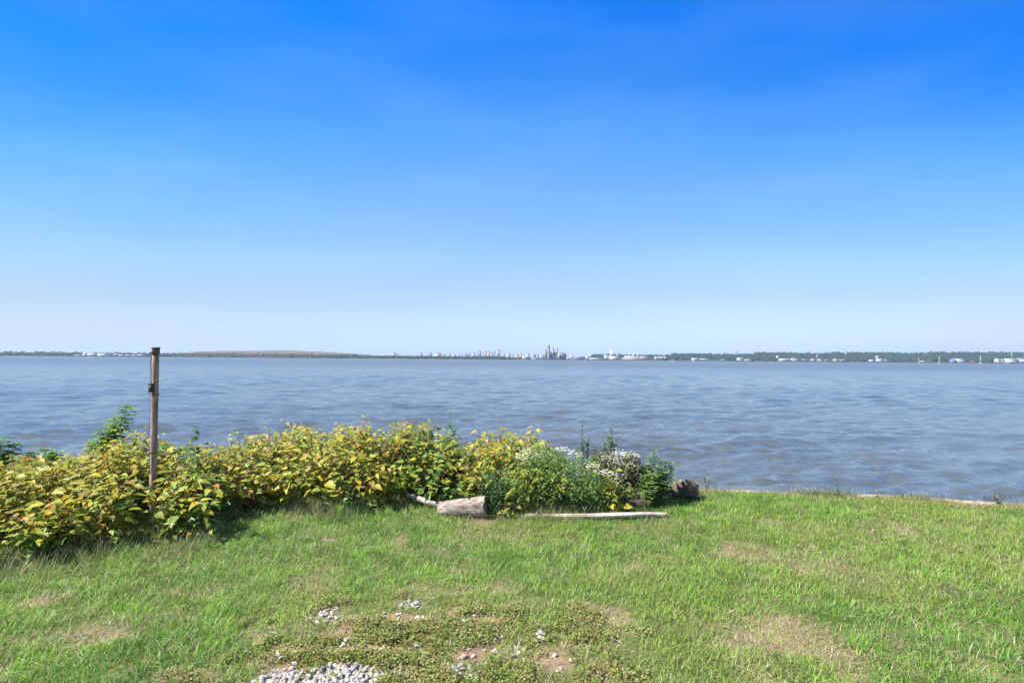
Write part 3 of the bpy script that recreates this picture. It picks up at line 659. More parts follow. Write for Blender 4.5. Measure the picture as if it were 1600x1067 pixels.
# weeds along the bank edge
def weed(label, px, D, tips, pal, S=.03, cat='weed', group='weeds along the bank edge'):
    x0 = (px - 800) / F * D; z0 = float(gz(x0, D)); root = empty('weed', (x0, D, z0), label, cat, group); fo = Foliage()
    for (a, b, n) in tips: spray(fo, (x0 + (a - px) / F * D * .3, D, z0), at(a, b, D), n, S, pal, spread=.008, flop=.7, tmpl=SMALL, r0=.002)
    fo.build(root)
PW = np.array([[.22, .25, .12], [.3, .3, .18], [.12, .16, .06]])
weed('wispy weed at the water edge above the brown stump', 1103, 6.85, [(1098, 742, 12), (1104, 736, 12), (1108, 752, 10), (1094, 752, 8), (1112, 745, 8)], PW)
weed('dark seed head weed on the bank edge, right of the white tufts', 1303, 6.75, [(1307, 756, 18), (1302, 763, 8)], DK, .022)
weed('bushy little weed furthest right on the bank edge', 1555, 6.45, [(1548, 768, 20), (1556, 775, 20), (1562, 771, 20), (1552, 779, 18)], PW, .024)
weed('pale tuft of weed on the bank edge left of the dark seed head', 1262, 6.8, [(1255, 762, 10), (1265, 760, 10), (1273, 764, 10), (1282, 762, 8), (1248, 764, 8)], np.array([[.4, .4, .3], [.3, .33, .2]]), .02)
weed('thin bare weed between the dark seed head and the furthest right weed', 1366, 6.7, [(1367, 766, 10), (1353, 766, 6)], PW, .02)
weed('single dark stalk standing in the lawn below the bank edge', 1324, 5.7, [(1324, 806, 10)], DK, .018, group=None)

# ------------------------------------------------------------------ driftwood and logs
W_log = wood('log_wood', [(.30, (.05, .038, .03)), (.43, (.24, .19, .155)), (.55, (.38, .33, .29)), (.72, (.58, .54, .49))], (3, 55, 55), .9, .01)
W_pale = wood('pale_driftwood', [(.25, (.22, .18, .14)), (.48, (.46, .41, .36)), (.72, (.60, .56, .50))], (3, 45, 45), .6, .006)
W_grey = wood('grey_driftwood', [(.3, (.20, .17, .15)), (.5, (.42, .37, .33)), (.75, (.60, .54, .50))], (4, 60, 60), .6, .004)
W_brown = wood('bark_brown', [(.3, (.03, .022, .017)), (.5, (.09, .062, .047)), (.75, (.22, .18, .15))], (5, 40, 40), 1.0, .012)
W_end = flat('end_grain', (.16, .12, .09), .9, var=.4, scale=25, bump=.5)
def log_thing(name, label, cat, pts, rads, m, n=22, rough=.05, squash=1.0, ends=True, jag=0.0):
    """pts from end to end (world); a noisy tapered log with end faces as parts"""
    pts = np.array([np.array(p) for p in pts]); t0 = np.linspace(0, 1, len(pts)); t_ = np.linspace(0, 1, 26)
    P = np.stack([np.interp(t_, t0, pts[:, k_]) for k_ in range(3)], -1); r_ = np.interp(t_, np.linspace(0, 1, len(rads)), rads)
    ax = P[-1] - P[0]; ax /= np.linalg.norm(ax); u = np.cross(ax, [0, 0, 1]); u /= np.linalg.norm(u); w_ = np.cross(u, ax)
    a_ = np.arange(n) / n * 2 * math.pi
    A, Tm = np.meshgrid(a_, t_); rr = r_[:, None] * (1 + rough * 2 * (vnoise(np.cos(A) * 2 + 9, np.sin(A) * 2 + Tm * 1.5, 1.5, 8) - .5) + rough * (vnoise(A * 3, Tm * 2, 2.5, 9) - .5) * 1.2)
    jx = jag * (vnoise(A * 2, A * 0, 1.3, 4) - .5) * (Tm > .97) - jag * (vnoise(A * 2, A * 0 + 5, 1.3, 4) - .5) * (Tm < .03)
    V = P[:, None, :] + (np.cos(A) * rr)[..., None] * u + (np.sin(A) * rr * squash)[..., None] * w_ + jx[..., None] * ax
    m_ = len(t_); i, j = np.meshgrid(np.arange(m_ - 1), np.arange(n), indexing='ij')
    Q = np.stack([i * n + j, i * n + (j + 1) % n, (i + 1) * n + (j + 1) % n, (i + 1) * n + j], -1).reshape(-1, 4)
    root = empty(name, tuple((P[0] + P[-1]) / 2 - np.array([0, 0, r_.mean()])), label, cat)
    link_mesh('trunk', V.reshape(-1, 3), [Q], m, root, smooth=True)
    if ends:
        for e, s_ in ((0, -1), (-1, 1)):
            ring = V[e]; c_ = ring.mean(0) + ax * .004 * s_; inner = c_ + (ring - c_) * .55 - ax * s_ * .006
            VV = np.vstack([ring, inner, c_[None]]); q2 = [(k_, (k_ + 1) % n, n + (k_ + 1) % n, n + k_) for k_ in range(n)]; t2 = [(n + k_, n + (k_ + 1) % n, 2 * n) for k_ in range(n)]
            link_mesh('cut_end', VV, [np.array(q2), np.array(t2)], W_end, root)
    return root
log_thing('log', 'short thick sawn log of cracked weathered wood lying at the foot of the shrubs', 'log', [at(686, 799, 5.88), at(700, 796, 5.86), at(735, 793, 5.83), at(760, 792, 5.80)], [.078, .088, .092, .102], W_log, rough=.20, jag=.035)
log_thing('driftwood_branch', 'grey driftwood branch poking out left of the sawn log', 'branch', [at(636, 773, 6.15), at(650, 777, 6.1), at(668, 784, 6.02), at(690, 791, 6.0)], [.016, .026, .032, .026], W_grey, n=12, rough=.15, jag=.02)
log_thing('driftwood_beam', 'long pale bleached driftwood beam lying in front of the flowering vine', 'beam', [at(815, 806, 5.83), at(870, 806.5, 5.81), at(940, 805.5, 5.81), at(1000, 804, 5.83), at(1041, 804, 5.86)], [.030, .036, .036, .034, .034, .030], W_pale, n=16, rough=.32, squash=.68, jag=.07)
log_thing('log', 'small broken brown log behind the right end of the driftwood beam', 'log', [at(983, 789, 6.15), at(1000, 788, 6.15), at(1018, 785, 6.2)], [.045, .05, .03], W_brown, n=16, rough=.25, jag=.04)
log_thing('stump', 'brown hollow stump lying on the bank at the right end of the shrubs', 'stump', [at(1040, 774, 6.6), at(1060, 770, 6.55), at(1078, 767, 6.5), at(1090, 769, 6.5)], [.06, .085, .10, .085], W_brown, n=28, rough=.5, jag=.09)

# ------------------------------------------------------------------ post with its fittings
def post():
    D = 5.42; b = at(238, 822, D); t = at(243.5, 548, D); root = empty('post', (b.x, D, 0), 'slim rusty brown round post with a cable standing in the knotweed', 'post')
    rust = wood('rusty_post', [(.30, (.08, .04, .03)), (.43, (.26, .15, .11)), (.54, (.40, .26, .21)), (.70, (.62, .52, .47))], (40, 40, 4), .5, .004)
    dark = flat('dark_metal', (.045, .04, .045), .6, var=.3, scale=30); rdark = flat('rusty_cap', (.16, .08, .06), .8, var=.4, scale=40, bump=.4)
    m = MB(); n = 16; tt_ = np.linspace(0, 1, n)
    P = np.array([b[0], D, -.25]) + (np.array(t) - np.array([b[0], D, -.25])) * tt_[:, None]
    m.tube(P, .0295 - .001 * tt_ , 20, noise=.02); m.build('shaft', rust, root, smooth=True)
    t = np.array(t); m = MB()
    m.tube([t + [0, 0, -.035], t + [0, 0, .012], t + [0, 0, .02]], [.033, .0335, .033], 20); m.tube([t + [0, 0, .0205], t + [0, 0, .034]], [.0375, .037], 20); m.build('cap', rdark, root)
    # bolt ear on the cap, right side
    m = MB(); m.tube([t + [.034, -.01, .0], t + [.044, -.01, .0], t + [.044, -.01, .026]], [.006, .006, .006], 8); m.build('bolt', dark, root)
    k = np.array(at(238, 552, D - .04)); m = MB(); m.tube([k + [.03, .02, -.01], k + [-.006, 0, .004], k + [-.014, 0, .012], k + [-.022, 0, .004]], [.007, .007, .006, .005], 8); m.build('hook', dark, root)
    pts = [at(236.6, 553, D - .04), at(236.2, 562, D - .045), at(235.2, 570, D - .045), at(236.2, 580, D - .045), at(235.6, 590, D - .045), at(236.4, 600, D - .045)]
    m = MB(); m.tube([np.array(p) for p in pts], .0042, 6); m.build('cable', dark, root)
    c = np.array(at(236.3, 606, D - .05)); m = MB(); m.box(c + [-.016, -.018, -.037], c + [.014, .018, .037]); m.box(c + [-.019, -.021, .037], c + [.017, .021, .041]); m.box(c + [-.019, -.021, -.041], c + [.017, .021, -.037])
    bx = m.build('junction_box', dark, root)
    m = MB(); m.tube([np.array(p) for p in [at(233.6, 606, D - .06), at(232.8, 625, D - .06), at(233.4, 650, D - .06), at(232.6, 675, D - .05), at(233.2, 700, D - .04), at(234.5, 740, D - .03)]], .0022, 5)
    m.build('cord', flat('blue_cord', (.10, .16, .30), .6), root)
    for f in (.42, .75):
        p = np.array([b[0], D, 0]) + (t - np.array([b[0], D, 0])) * f; m = MB(); m.tube([p + [0, 0, -.006], p + [0, 0, .006]], [.0335, .0335], 20); m.build('band', rdark, root)
post()

# ------------------------------------------------------------------ far shore
def zrow(px, py, D): return at(px, py, D).z
# land
def strip_land(name, prof, D0, depth, colr, kind='structure', step=6):
    """prof: (px, top photo row or None) -> terrain rising from the water at D0 to that row at D0+depth*.5"""
    pxs = np.arange(prof[0][0], prof[-1][0] + step, step); tops = np.interp(pxs, [p[0] for p in prof], [p[1] for p in prof])
    V = []; rows = [(0, -.02), (.02, .12), (.15, .35), (.35, .75), (.55, 1.0), (.8, .9), (1.0, .3)]
    for f, hf in rows:
        D = D0 + depth * f
        for p, tpy in zip(pxs, tops):
            z = max(zrow(p, tpy, D0 + depth * .55), WZ + 1.5); zz = WZ + (z - WZ) * hf if f > 0 else WZ - 2
            V.append(((p - 800) / F * D, D, zz + (random.uniform(-.4, .4) if 0 < hf else 0)))
    n = len(pxs); m = len(rows); i, j = np.meshgrid(np.arange(m - 1), np.arange(n - 1), indexing='ij')
    Q = np.stack([i * n + j, i * n + j + 1, (i + 1) * n + j + 1, (i + 1) * n + j], -1).reshape(-1, 4)
    o = link_mesh(name, V, [Q], colr, smooth=True); tag(o, kind=kind); return o
M_land = flat('far_land', (.16, .15, .09), .95, var=.3, scale=.02)
M_tan = flat('dry_hill', (.095, .085, .05), .95, var=.3, scale=.01)
def hz(px, dy): return horizon(px) + dy
strip_land('far_shore', [(-500, hz(-500, -.4)), (560, hz(560, -.4)), (1100, hz(1100, -.6)), (2100, hz(2100, -.6))], 3000, 3000, M_land)
strip_land('dry_hill', [(262, hz(262, -1)), (300, 549.6), (340, 548.4), (400, 547.9), (440, 547.0), (480, 548.6), (520, 550.6), (560, 553.0), (600, 556), (640, hz(640, -.3))], 3300, 900, M_tan)
strip_land('wooded_hill', [(920, hz(920, -.5)), (960, hz(960, -5.5)), (1060, hz(1060, -7.5)), (1200, hz(1200, -10)), (1350, hz(1350, -12)), (1600, hz(1600, -14)), (2100, hz(2100, -14))], 3500, 1600, M_land)
cv, ct = ico(1)
def wood_mass(name, label, segs):
    """segs: (px0, px1, row_bottom_dy, row_top_dy, D0, D1, n, palette, size)"""
    VV = []; TT_ = []; CC = []; n0 = 0
    for (p0, p1, b0, t0, D0, D1, n, pal, sz) in segs:
        px = rng.uniform(p0, p1, n); f = rng.random(n); D = D0 + (D1 - D0) * f
        dy = b0 + (t0 - b0) * f + rng.normal(0, .25, n); top = np.array([at(a, horizon(a) + b, d).z for a, b, d in zip(px, dy, D)])
        r = sz * rng.uniform(.7, 1.35, n); x_ = (px - 800) / F * D
        S = np.stack([r * rng.uniform(.9, 1.3, n), r, r * rng.uniform(.75, 1.15, n)], -1)
        zc = np.maximum(top - S[:, 2] * .9, WZ + S[:, 2] * .5)
        N_ = n; P = cv[None] * S[:, None, :] * rng.uniform(.72, 1.25, (N_, len(cv), 1)); P += np.stack([x_, D, zc], -1)[:, None, :]
        VV.append(P.reshape(-1, 3)); TT_.append((ct[None] + (np.arange(N_) * len(cv))[:, None, None]).reshape(-1, 3) + n0); n0 += N_ * len(cv)
        CC.append(np.repeat(pick(np.array(pal), N_), len(cv), axis=0))
    o = link_mesh(name, np.concatenate(VV), [np.concatenate(TT_)], M_far, cols=np.concatenate(CC)); tag(o, label, 'woodland', kind='stuff')
G1 = [(.022, .044, .034), (.031, .055, .036), (.017, .032, .028)]; B1 = [(.085, .062, .05), (.065, .055, .04), (.10, .075, .055)]
wood_mass('far_woodland', 'distant belt of green trees along the left shore', [(-300, 130, .3, -6.3, 3080, 3300, 1200, G1, 9), (130, 290, .3, -6.0, 3080, 3400, 550, G1, 9)])
wood_mass('far_woodland', 'distant brownish scrub and trees below the long tan hill', [(280, 520, .4, -6.2, 3060, 3340, 800, B1 + G1[:1], 7), (500, 640, .4, -4.2, 3060, 3300, 420, G1, 7), (440, 560, .4, -6.0, 3100, 3400, 250, G1, 7)])
wood_mass('far_woodland', 'distant low dark trees along the shore before the city', [(600, 790, .5, -4.3, 3060, 3250, 900, G1, 7), (790, 850, .5, -2.4, 3060, 3250, 160, G1, 6), (880, 940, .2, -4.8, 3300, 3500, 120, G1, 8)])
wood_mass('far_woodland', 'distant wooded hillside along the right shore', [(925, 1090, -2.2, -8.8, 3500, 4300, 1100, G1, 11), (1050, 1210, -2.0, -11.2, 3300, 4300, 1300, G1, 11), (1180, 1340, -1.6, -13.8, 3300, 4300, 1500, G1, 11), (1300, 1480, -1.2, -15.2, 3200, 4300, 1700, G1, 12), (1450, 2000, -1.0, -16.8, 3200, 4300, 4600, G1, 12), (1330, 1900, .7, -2.5, 3060, 3180, 520, G1, 6), (1055, 1900, .95, .1, 2985, 3030, 330, G1 + B1, 4), (100, 240, .8, 0, 2985, 3030, 60, G1, 4), (890, 1055, .9, .2, 2990, 3030, 60, B1, 4), (1060, 1330, .3, -1.6, 3060, 3180, 240, B1 + G1, 5)])

def facade(name, wall, win, sx, sz):
    m, t, p = mat(name); tc = nd(t, 'ShaderNodeTexCoord'); sp = nd(t, 'ShaderNodeSeparateXYZ'); t.links.new(tc.outputs['Object'], sp.inputs[0])
    def band(out, per, duty):
        a = nd(t, 'ShaderNodeMath', operation='PINGPONG'); a.inputs[1].default_value = per / 2; t.links.new(out, a.inputs[0])
        b = nd(t, 'ShaderNodeMath', operation='GREATER_THAN'); b.inputs[1].default_value = per / 2 * (1 - duty); t.links.new(a.outputs[0], b.inputs[0]); return b
    bx = band(sp.outputs['X'], sx, .55); bz = band(sp.outputs['Z'], sz, .5); mu = nd(t, 'ShaderNodeMath', operation='MULTIPLY'); t.links.new(bx.outputs[0], mu.inputs[0]); t.links.new(bz.outputs[0], mu.inputs[1])
    mx = nd(t, 'ShaderNodeMixRGB'); mx.inputs[1].default_value = (*wall, 1); mx.inputs[2].default_value = (*win, 1); t.links.new(mu.outputs[0], mx.inputs[0]); t.links.new(mx.outputs[0], p.inputs['Base Color']); p.inputs['Roughness'].default_value = .6
    return m
FM = {'city_white': facade('city_white_wall', (.36, .37, .40), (.22, .25, .3), 6, 4), 'city_pale': facade('city_pale_wall', (.27, .31, .36), (.18, .22, .28), 6, 4), 'white': facade('white_wall', (.50, .50, .49), (.45, .48, .52), 9, 7), 'grey': facade('grey_wall', (.42, .43, .45), (.2, .22, .26), 8, 5), 'tan': facade('tan_wall', (.48, .38, .30), (.22, .2, .2), 8, 5),
      'pink': facade('pale_pink_wall', (.36, .27, .25), (.3, .26, .28), 7, 4), 'blue': facade('glass_blue_wall', (.17, .24, .38), (.08, .12, .2), 6, 4), 'dark': facade('dark_wall', (.12, .12, .14), (.05, .05, .06), 10, 8),
      'brown': facade('brick_wall', (.26, .15, .11), (.1, .08, .08), 9, 6), 'pale': facade('pale_tower_wall', (.42, .44, .46), (.28, .32, .38), 6, 4), 'green': facade('green_glass_wall', (.30, .40, .40), (.18, .26, .28), 6, 4)}
M_roofw = flat('white_roof', (.52, .52, .51), .6, var=.06, scale=.05); M_roofg = flat('grey_roof', (.3, .3, .31), .8, var=.2, scale=.05); M_roofr = flat('brown_roof', (.28, .15, .11), .8, var=.2, scale=.05)
M_steel = flat('pale_steel', (.60, .60, .60), .5, var=.1, scale=.05); M_dsteel = flat('dark_steel', (.13, .13, .15), .6, var=.2, scale=.05); M_conc = flat('concrete', (.5, .47, .44), .8, var=.15, scale=.05)
RO = {'w': M_roofw, 'g': M_roofg, 'r': M_roofr}
def building(x0, x1, ytop, D, wall, label, roof='g', gable=False, group=None, ybase=None, kind='building', cat='building', step=None, depth=None):
    mid = (x0 + x1) / 2; a = (x0 - 800) / F * D; b = (x1 - 800) / F * D; w_ = b - a; dp = depth or max(20, min(60, w_))
    z1 = at(mid, ytop, D).z; z0 = WZ + 1.0 if ybase is None else at(mid, ybase, D).z; h = z1 - z0; cx = (a + b) / 2
    root = empty(kind, (cx, D, z0), label, cat, group); rh = min(h * .3, 6) if gable else 0
    m = MB(); m.box((a, D, z0), (b, D + dp, z1 - rh)); m.build('wall', FM[wall], root)
    m = MB()
    if gable: m.gable((a, D, z1 - rh + .02), (b, D + dp, z1), rh, 1.2)
    else:
        m.box((a - .6, D - .6, z1 + .02), (b + .6, D + dp + .6, z1 + 1.2))
    m.build('roof', RO[roof], root)
    if not gable and step != 0:
        m = MB(); s_ = step or .35; m.box((cx - w_ * s_ / 2, D + dp * .3, z1 + 1.22), (cx + w_ * s_ / 2, D + dp * .7, z1 + 1.2 + max(3, h * .12))); m.build('rooftop_plant', M_roofg, root)
    return root
def stack(mb, px, ytop, ybase, D, w0, w1, y=0):
    x = (px - 800) / F * D; z1 = at(px, ytop, D).z; z0 = at(px, ybase, D).z if ybase else WZ + 1
    t_ = np.linspace(0, 1, 8); mb.tube(np.stack([np.full(8, x), np.full(8, D + y), z0 + (z1 - z0) * t_], -1), w0 + (w1 - w0) * t_, 14)
# left shore
building(137, 152, 551.0, 3050, 'pale', 'large grey white shed on the left shore, left of the long white warehouse', 'g', step=0)
building(152.6, 170, 552.2, 3040, 'white', 'long bright white warehouse on the far left shore', 'w', step=0)
def dome(px0, px1, ytop, D, label):
    cx = ((px0 + px1) / 2 - 800) / F * D; r = (px1 - px0) / 2 / F * D; z1 = at((px0 + px1) / 2, ytop, D).z; z0 = WZ + 1; root = empty('storage_dome', (cx, D, z0), label, 'dome')
    m = MB(); m.tube([(cx, D, z0), (cx, D, z0 + (z1 - z0) * .4)], [r, r], 20); m.build('wall', M_roofw, root)
    m = MB(); m.tube([(cx, D, z0 + (z1 - z0) * (.4 + .6 * math.sin(a_))) for a_ in np.linspace(0, 1.55, 7)], [r * math.cos(a_) + .05 for a_ in np.linspace(0, 1.55, 7)], 20); m.build('roof', M_roofw, root, smooth=True)
dome(130, 137, 550.2, 3060, 'white storage dome at the left end of the far white sheds')
for i, (a, b, yt, wl, lab) in enumerate([(178, 182, 552.6, 'white', 'small tall white shed just right of the long white warehouse'), (184, 193, 554.2, 'white', 'low white shed between the warehouse and the shore trees'), (195, 203, 553.9, 'pink', 'low pinkish shed on the left shore'), (205, 212, 554.3, 'white', 'short white shed third from the post on the left shore'), (214, 223, 553.8, 'white', 'white shed nearest the post on the left shore'), (113, 128, 554.6, 'white', 'very low white roof left of the storage dome')]):
    building(a, b, yt, 3035, wl, lab, 'w', gable=True, group='low white sheds on the left shore')
def gantry(px, D, lab):
    x = (px - 800) / F * D; z0 = WZ + 1; H = at(px, 543.5, D).z; root = empty('gantry_crane', (x, D, z0), lab, 'crane', 'port cranes on the left horizon'); w_ = 14
    m = MB()
    for sx in (-1, 1): m = MB(); m.box((x + sx * w_ - 1.2, D - 1.2, z0), (x + sx * w_ + 1.2, D + 1.2, H * .72)); m.build('leg', M_steel, root)
    m = MB(); m.box((x - 42, D - 1.5, H * .72 + .1), (x + 30, D + 1.5, H * .72 + 3)); m.build('boom', M_steel, root)
    m = MB(); m.tube([(x - w_, D, H * .72 + 3), (x, D, H), (x + 28, D, H * .72 + 3)], .8, 6); m.tube([(x, D, H), (x - 40, D, H * .72 + 3)], .6, 6); m.build('stay', M_steel, root)
gantry(259, 4600, 'pale port crane just right of the post top on the left horizon'); gantry(270, 4700, 'second pale port crane on the left horizon')
# city skyline
SK = [(612, 618, 551.5, 'green'), (617.5, 622, 553, 'grey'), (656, 660, 552.2, 'blue'), (667, 672, 554, 'pale'), (672, 674.5, 551.3, 'blue'), (679, 689, 551.8, 'tan'), (690, 697, 554.8, 'pink'), (702.3, 703.6, 552.3, 'brown'), (706, 712, 554, 'white'), (714, 719, 554.6, 'pale'),
      (721, 722.2, 552.4, 'blue'), (724, 731, 553.4, 'blue'), (731.5, 735, 552.2, 'blue'), (737, 743, 551.6, 'green'), (743.5, 747, 552.6, 'grey'), (747, 752, 549.4, 'blue'), (753, 756.5, 551.6, 'white'), (757, 761, 549.6, 'pink'), (761.5, 766, 550.4, 'pink'), (766.5, 771, 551.4, 'pale'),
      (772.5, 774, 548.4, 'dark'), (776, 781, 547.2, 'pale'), (781.5, 783, 548.0, 'grey'), (785, 790, 553.5, 'pale'), (791, 798.5, 552.4, 'green'), (799.5, 803, 553.2, 'white'), (806, 811, 553.8, 'pink'), (812, 816, 552.4, 'pink'), (817, 820, 554.0, 'grey'), (822, 828, 552.4, 'grey'), (829, 838, 554.0, 'pale'), (839, 843, 554.6, 'blue')]
names = {'green': 'greenish glass', 'grey': 'grey', 'blue': 'blue glass', 'pale': 'pale', 'tan': 'tan flat topped', 'pink': 'pinkish stone', 'brown': 'thin brown', 'white': 'white', 'dark': 'thin dark'}
extra = {0: 'first city block from the tan hill, standing alone', 1: 'beside the lone greenish block', 2: 'slim, halfway to the wide tan block', 3: 'low, left of the wide tan block', 4: 'narrow, touching the left of the wide tan block', 5: 'wide, left of the skyline cluster',
         6: 'low, touching the right of the wide tan block', 7: 'like a mast, right of the wide tan block', 8: 'low, first after the thin brown mast tower', 9: 'low, second after the thin brown mast tower', 10: 'thinnest blue tower left of the skyline cluster', 11: 'broad and low, left of the skyline cluster', 12: 'just right of the broad low blue one',
         13: 'at the left end of the tall cluster', 14: 'wedged left of the tallest blue tower', 15: 'tallest blue one of the skyline', 16: 'right of the tallest blue tower', 17: 'taller pinkish tower of the cluster', 18: 'shorter pinkish tower of the cluster', 19: 'between the pinkish towers and the thin dark tower', 20: 'just left of the tallest pale tower', 21: 'tallest of the whole skyline', 22: 'slim, touching the tallest pale tower',
         23: 'low, right of the tallest tower', 24: 'broad, right of the tallest tower', 25: 'small, right of the broad greenish block', 26: 'low, left of the twin pinkish blocks near the white tents', 27: 'taller, halfway to the power station', 28: 'small, above the white waterside roofs', 29: 'stepped, midway to the power station', 30: 'long and low, left of the power station', 31: 'small, nearest the power station on its left'}
for i, (a, b, yt, wl) in enumerate(SK):
    D = 5200 + (i * 137) % 600
    building(a, b, yt, D, {'white': 'city_white', 'pale': 'city_pale'}.get(wl, wl), ('%s building, %s' % (names[wl], extra[i])).replace('mast tower', 'building'), 'g', group='city skyline behind the far trees', kind='city_building', depth=30)
building(816, 824.5, 557.6, 3050, 'white', 'white waterside roof left of the power station', 'w', gable=True)
building(831, 842, 558.8, 3040, 'white', 'low white quay shed next to the power station', 'w', step=0)
building(844, 847.5, 554.5, 3120, 'white', 'small white block touching the left of the power station', 'w', step=0)
building(808, 815, 557.6, 3060, 'brown', 'low brown shed left of the white waterside roof', 'r', gable=True)
# power station
def power():
    D = 3200; X = lambda p: (p - 800) / F * D; Zr = lambda p, y: at(p, y, D).z; z0 = WZ + 1
    root = empty('power_station', (X(864), D, z0), 'dark power station with three chimneys on the far shore', 'power station')
    m = MB(); m.box((X(849), D, z0), (X(856), D + 40, Zr(852, 547.2))); m.box((X(850), D + 5, Zr(852, 547.2) + .02), (X(855), D + 30, Zr(852, 546.2))); m.build('boiler_house', facade('boiler_wall', (.26, .24, .30), (.13, .12, .17), 12, 14), root)
    m = MB(); m.box((X(851), D - 12, z0), (X(855), D - .1, Zr(853, 553))); m.build('conveyor_house', FM['dark'], root)
    m = MB(); stack(m, 857.3, 538.2, None, D, 9, 5, -10); m.build('chimney', M_dsteel, root, smooth=True)
    m = MB(); stack(m, 856.6, 546, None, D, 3, 3, -24); m.build('silo', M_roofw, root)
    m = MB(); m.box((X(858.4), D + 2, z0), (X(862.5), D + 35, Zr(860, 549.4))); m.build('precipitator', FM['dark'], root)
    m = MB(); m.box((X(862.7), D, z0), (X(874), D + 45, Zr(868, 553.8))); m.build('turbine_hall', FM['grey'], root)
    m = MB(); m.box((X(864), D + 4, Zr(868, 553.8) + .02), (X(872), D + 34, Zr(868, 549.8))); m.build('upper_hall', facade('rust_wall', (.45, .30, .26), (.25, .2, .2), 9, 6), root)
    for p in (865.4, 871.6):
        m = MB(); stack(m, p, 543, 549.8, D, 2.6, 2.2, 18); m.build('chimney', M_dsteel, root, smooth=True)
    m = MB(); m.box((X(874.3), D + 1, z0), (X(885), D + 42, Zr(880, 551.8))); m.build('generator_hall', FM['dark'], root)
    m = MB(); m.box((X(874.3), D + 1, Zr(880, 551.8) + .02), (X(880), D + 42, Zr(878, 550.6))); m.build('roof_plant', FM['green'], root)
    m = MB(); m.box((X(872.5), D - 10, z0), (X(874), D - .2, Zr(873, 552))); m.build('lift_tower', M_roofw, root)
    m = MB(); m.box((X(885.2), D, z0), (X(889), D + 30, Zr(887, 555.3))); m.build('annex', FM['blue'], root)
power()
building(842, 890, 560.0, 3030, 'dark', 'long low dark quay in front of the power station', 'g', step=0, kind='quay', cat='quay', depth=20)
building(886.2, 888.6, 558.2, 3020, 'white', 'tiny white hut at the right foot of the power station', 'w', step=0)
building(889, 897, 556.5, 3100, 'grey', 'grey low shed right of the power station', 'w', gable=True)
building(898, 912, 557.0, 3150, 'pale', 'pale shed between the power station and the moored ship', 'g', gable=True)
# ship and barge
def ship(x0, x1, D, label, hull, load, tower=None, dh=2.4, cat='ship', kind='ship', group=None, lh=1.2):
    X = lambda p: (p - 800) / F * D; mid = (x0 + x1) / 2; a, b = X(x0), X(x1); z0 = WZ - .5; pxm = D / F; z1 = WZ + dh * pxm; w_ = min(14, (b - a) * .3)
    root = empty(kind, ((a + b) / 2, D, WZ), label, cat, group); L_ = b - a
    prof = [(0, .35), (.08, .9), (.5, 1), (.92, .9), (1, .05)]; V = []
    for f, s_ in prof:
        for z, k_ in ((z0, .75), (z1 + (.12 * (z1 - z0) if f in (0, 1) else 0), 1)):
            xx_ = a + L_ * (f if z > z0 else .04 + f * .9)
            V += [(xx_, D - w_ * s_ * k_ / 2, z), (xx_, D + w_ * s_ * k_ / 2, z)]
    Q = []
    for i in range(4):
        o = i * 4; Q += [(o, o + 4, o + 6, o + 2), (o + 1, o + 3, o + 7, o + 5), (o + 2, o + 6, o + 7, o + 3), (o, o + 1, o + 5, o + 4)]
    Q += [(0, 2, 3, 1), (16, 17, 19, 18)]
    link_mesh('hull', V, [np.array(Q)], hull, root)
    if load:
        m = MB(); m.box((a + L_ * .2, D - w_ * .35, z1 + .02), (b - L_ * .2, D + w_ * .35, z1 + lh * pxm)); m.build('deckhouse' if not tower else 'cargo', load, root)
    if tower:
        m = MB(); tx0 = X(tower[0]); tw = tower[2] * pxm / 2; m.box((tx0 - tw, D - w_ * .3, z1 + .03), (tx0 + tw, D + w_ * .3, z1 + (horizon(tower[0]) - tower[1] - dh) * pxm * .6)); m.box((tx0 - tw * .5, D - w_ * .15, z1 + .05 + (horizon(tower[0]) - tower[1] - dh) * pxm * .6), (tx0 + tw * .5, D + w_ * .15, z1 + (horizon(tower[0]) - tower[1] - dh) * pxm)); m.build('bridge', M_roofw, root)
ship(913, 950, 2950, 'long dark barge with white deck load and white bridge moored by the far shore', M_dsteel, M_roofw, (917.5, 553, 3), 1.4, lh=2.0, kind='barge', cat='barge')
ship(889, 912, 2960, 'dark flat barge moored right of the power station', M_dsteel, M_roofg, None, 1.2, lh=1.6, kind='barge', cat='barge')
for px, lab in ((1047, 'small white boat left of the two off the white sheds'), (1052, 'small white boat right of the two off the white sheds'), (1083.5, 'tiny white boat near the shore at the wooded hill start')):
    ship(px - 1.6, px + 1.6, 2900, lab, M_roofw, M_roofw, None, .5, 'boat', 'boat', 'small white boats off the far shore', lh=.5)
# chimney / tank farm
def tanks(px, ytop, D, w_px, label, mm=M_roofw, kind='storage_tank', cat='tank', group=None, ybase=None):
    x = (px - 800) / F * D; z0 = WZ + 1 if ybase is None else at(px, ybase, D).z; z1 = at(px, ytop, D).z; r = w_px / 2 / F * D; root = empty(kind, (x, D, z0), label, cat, group)
    m = MB(); m.tube([(x, D, z0), (x, D, z1 - r * .2)], [r, r * .96], 16); m.build('shell', mm, root)
    m = MB(); m.tube([(x, D, z1 - r * .2 + .02), (x, D, z1 - .1 * r), (x, D, z1)], [r * 1.05, r * .8, r * .1], 16); m.build('roof', mm, root)
building(953.5, 967, 556.3, 3080, 'white', 'white processing hall at the foot of the grey silo tower', 'w', step=0)
tanks(955.4, 546.6, 3150, 2.2, 'grey silo tower above the white processing hall', M_steel, 'silo', 'silo')
tanks(966.3, 549.2, 3140, 1.2, 'thin dark chimney right of the grey silo tower', M_dsteel, 'chimney', 'chimney')
tanks(964.3, 553.6, 3110, 1.4, 'short white silo left of the thin dark chimney', M_roofw, 'silo', 'silo')
building(945, 951, 554.8, 3300, 'pale', 'small pale block left of the grey silo tower', 'w', step=0)
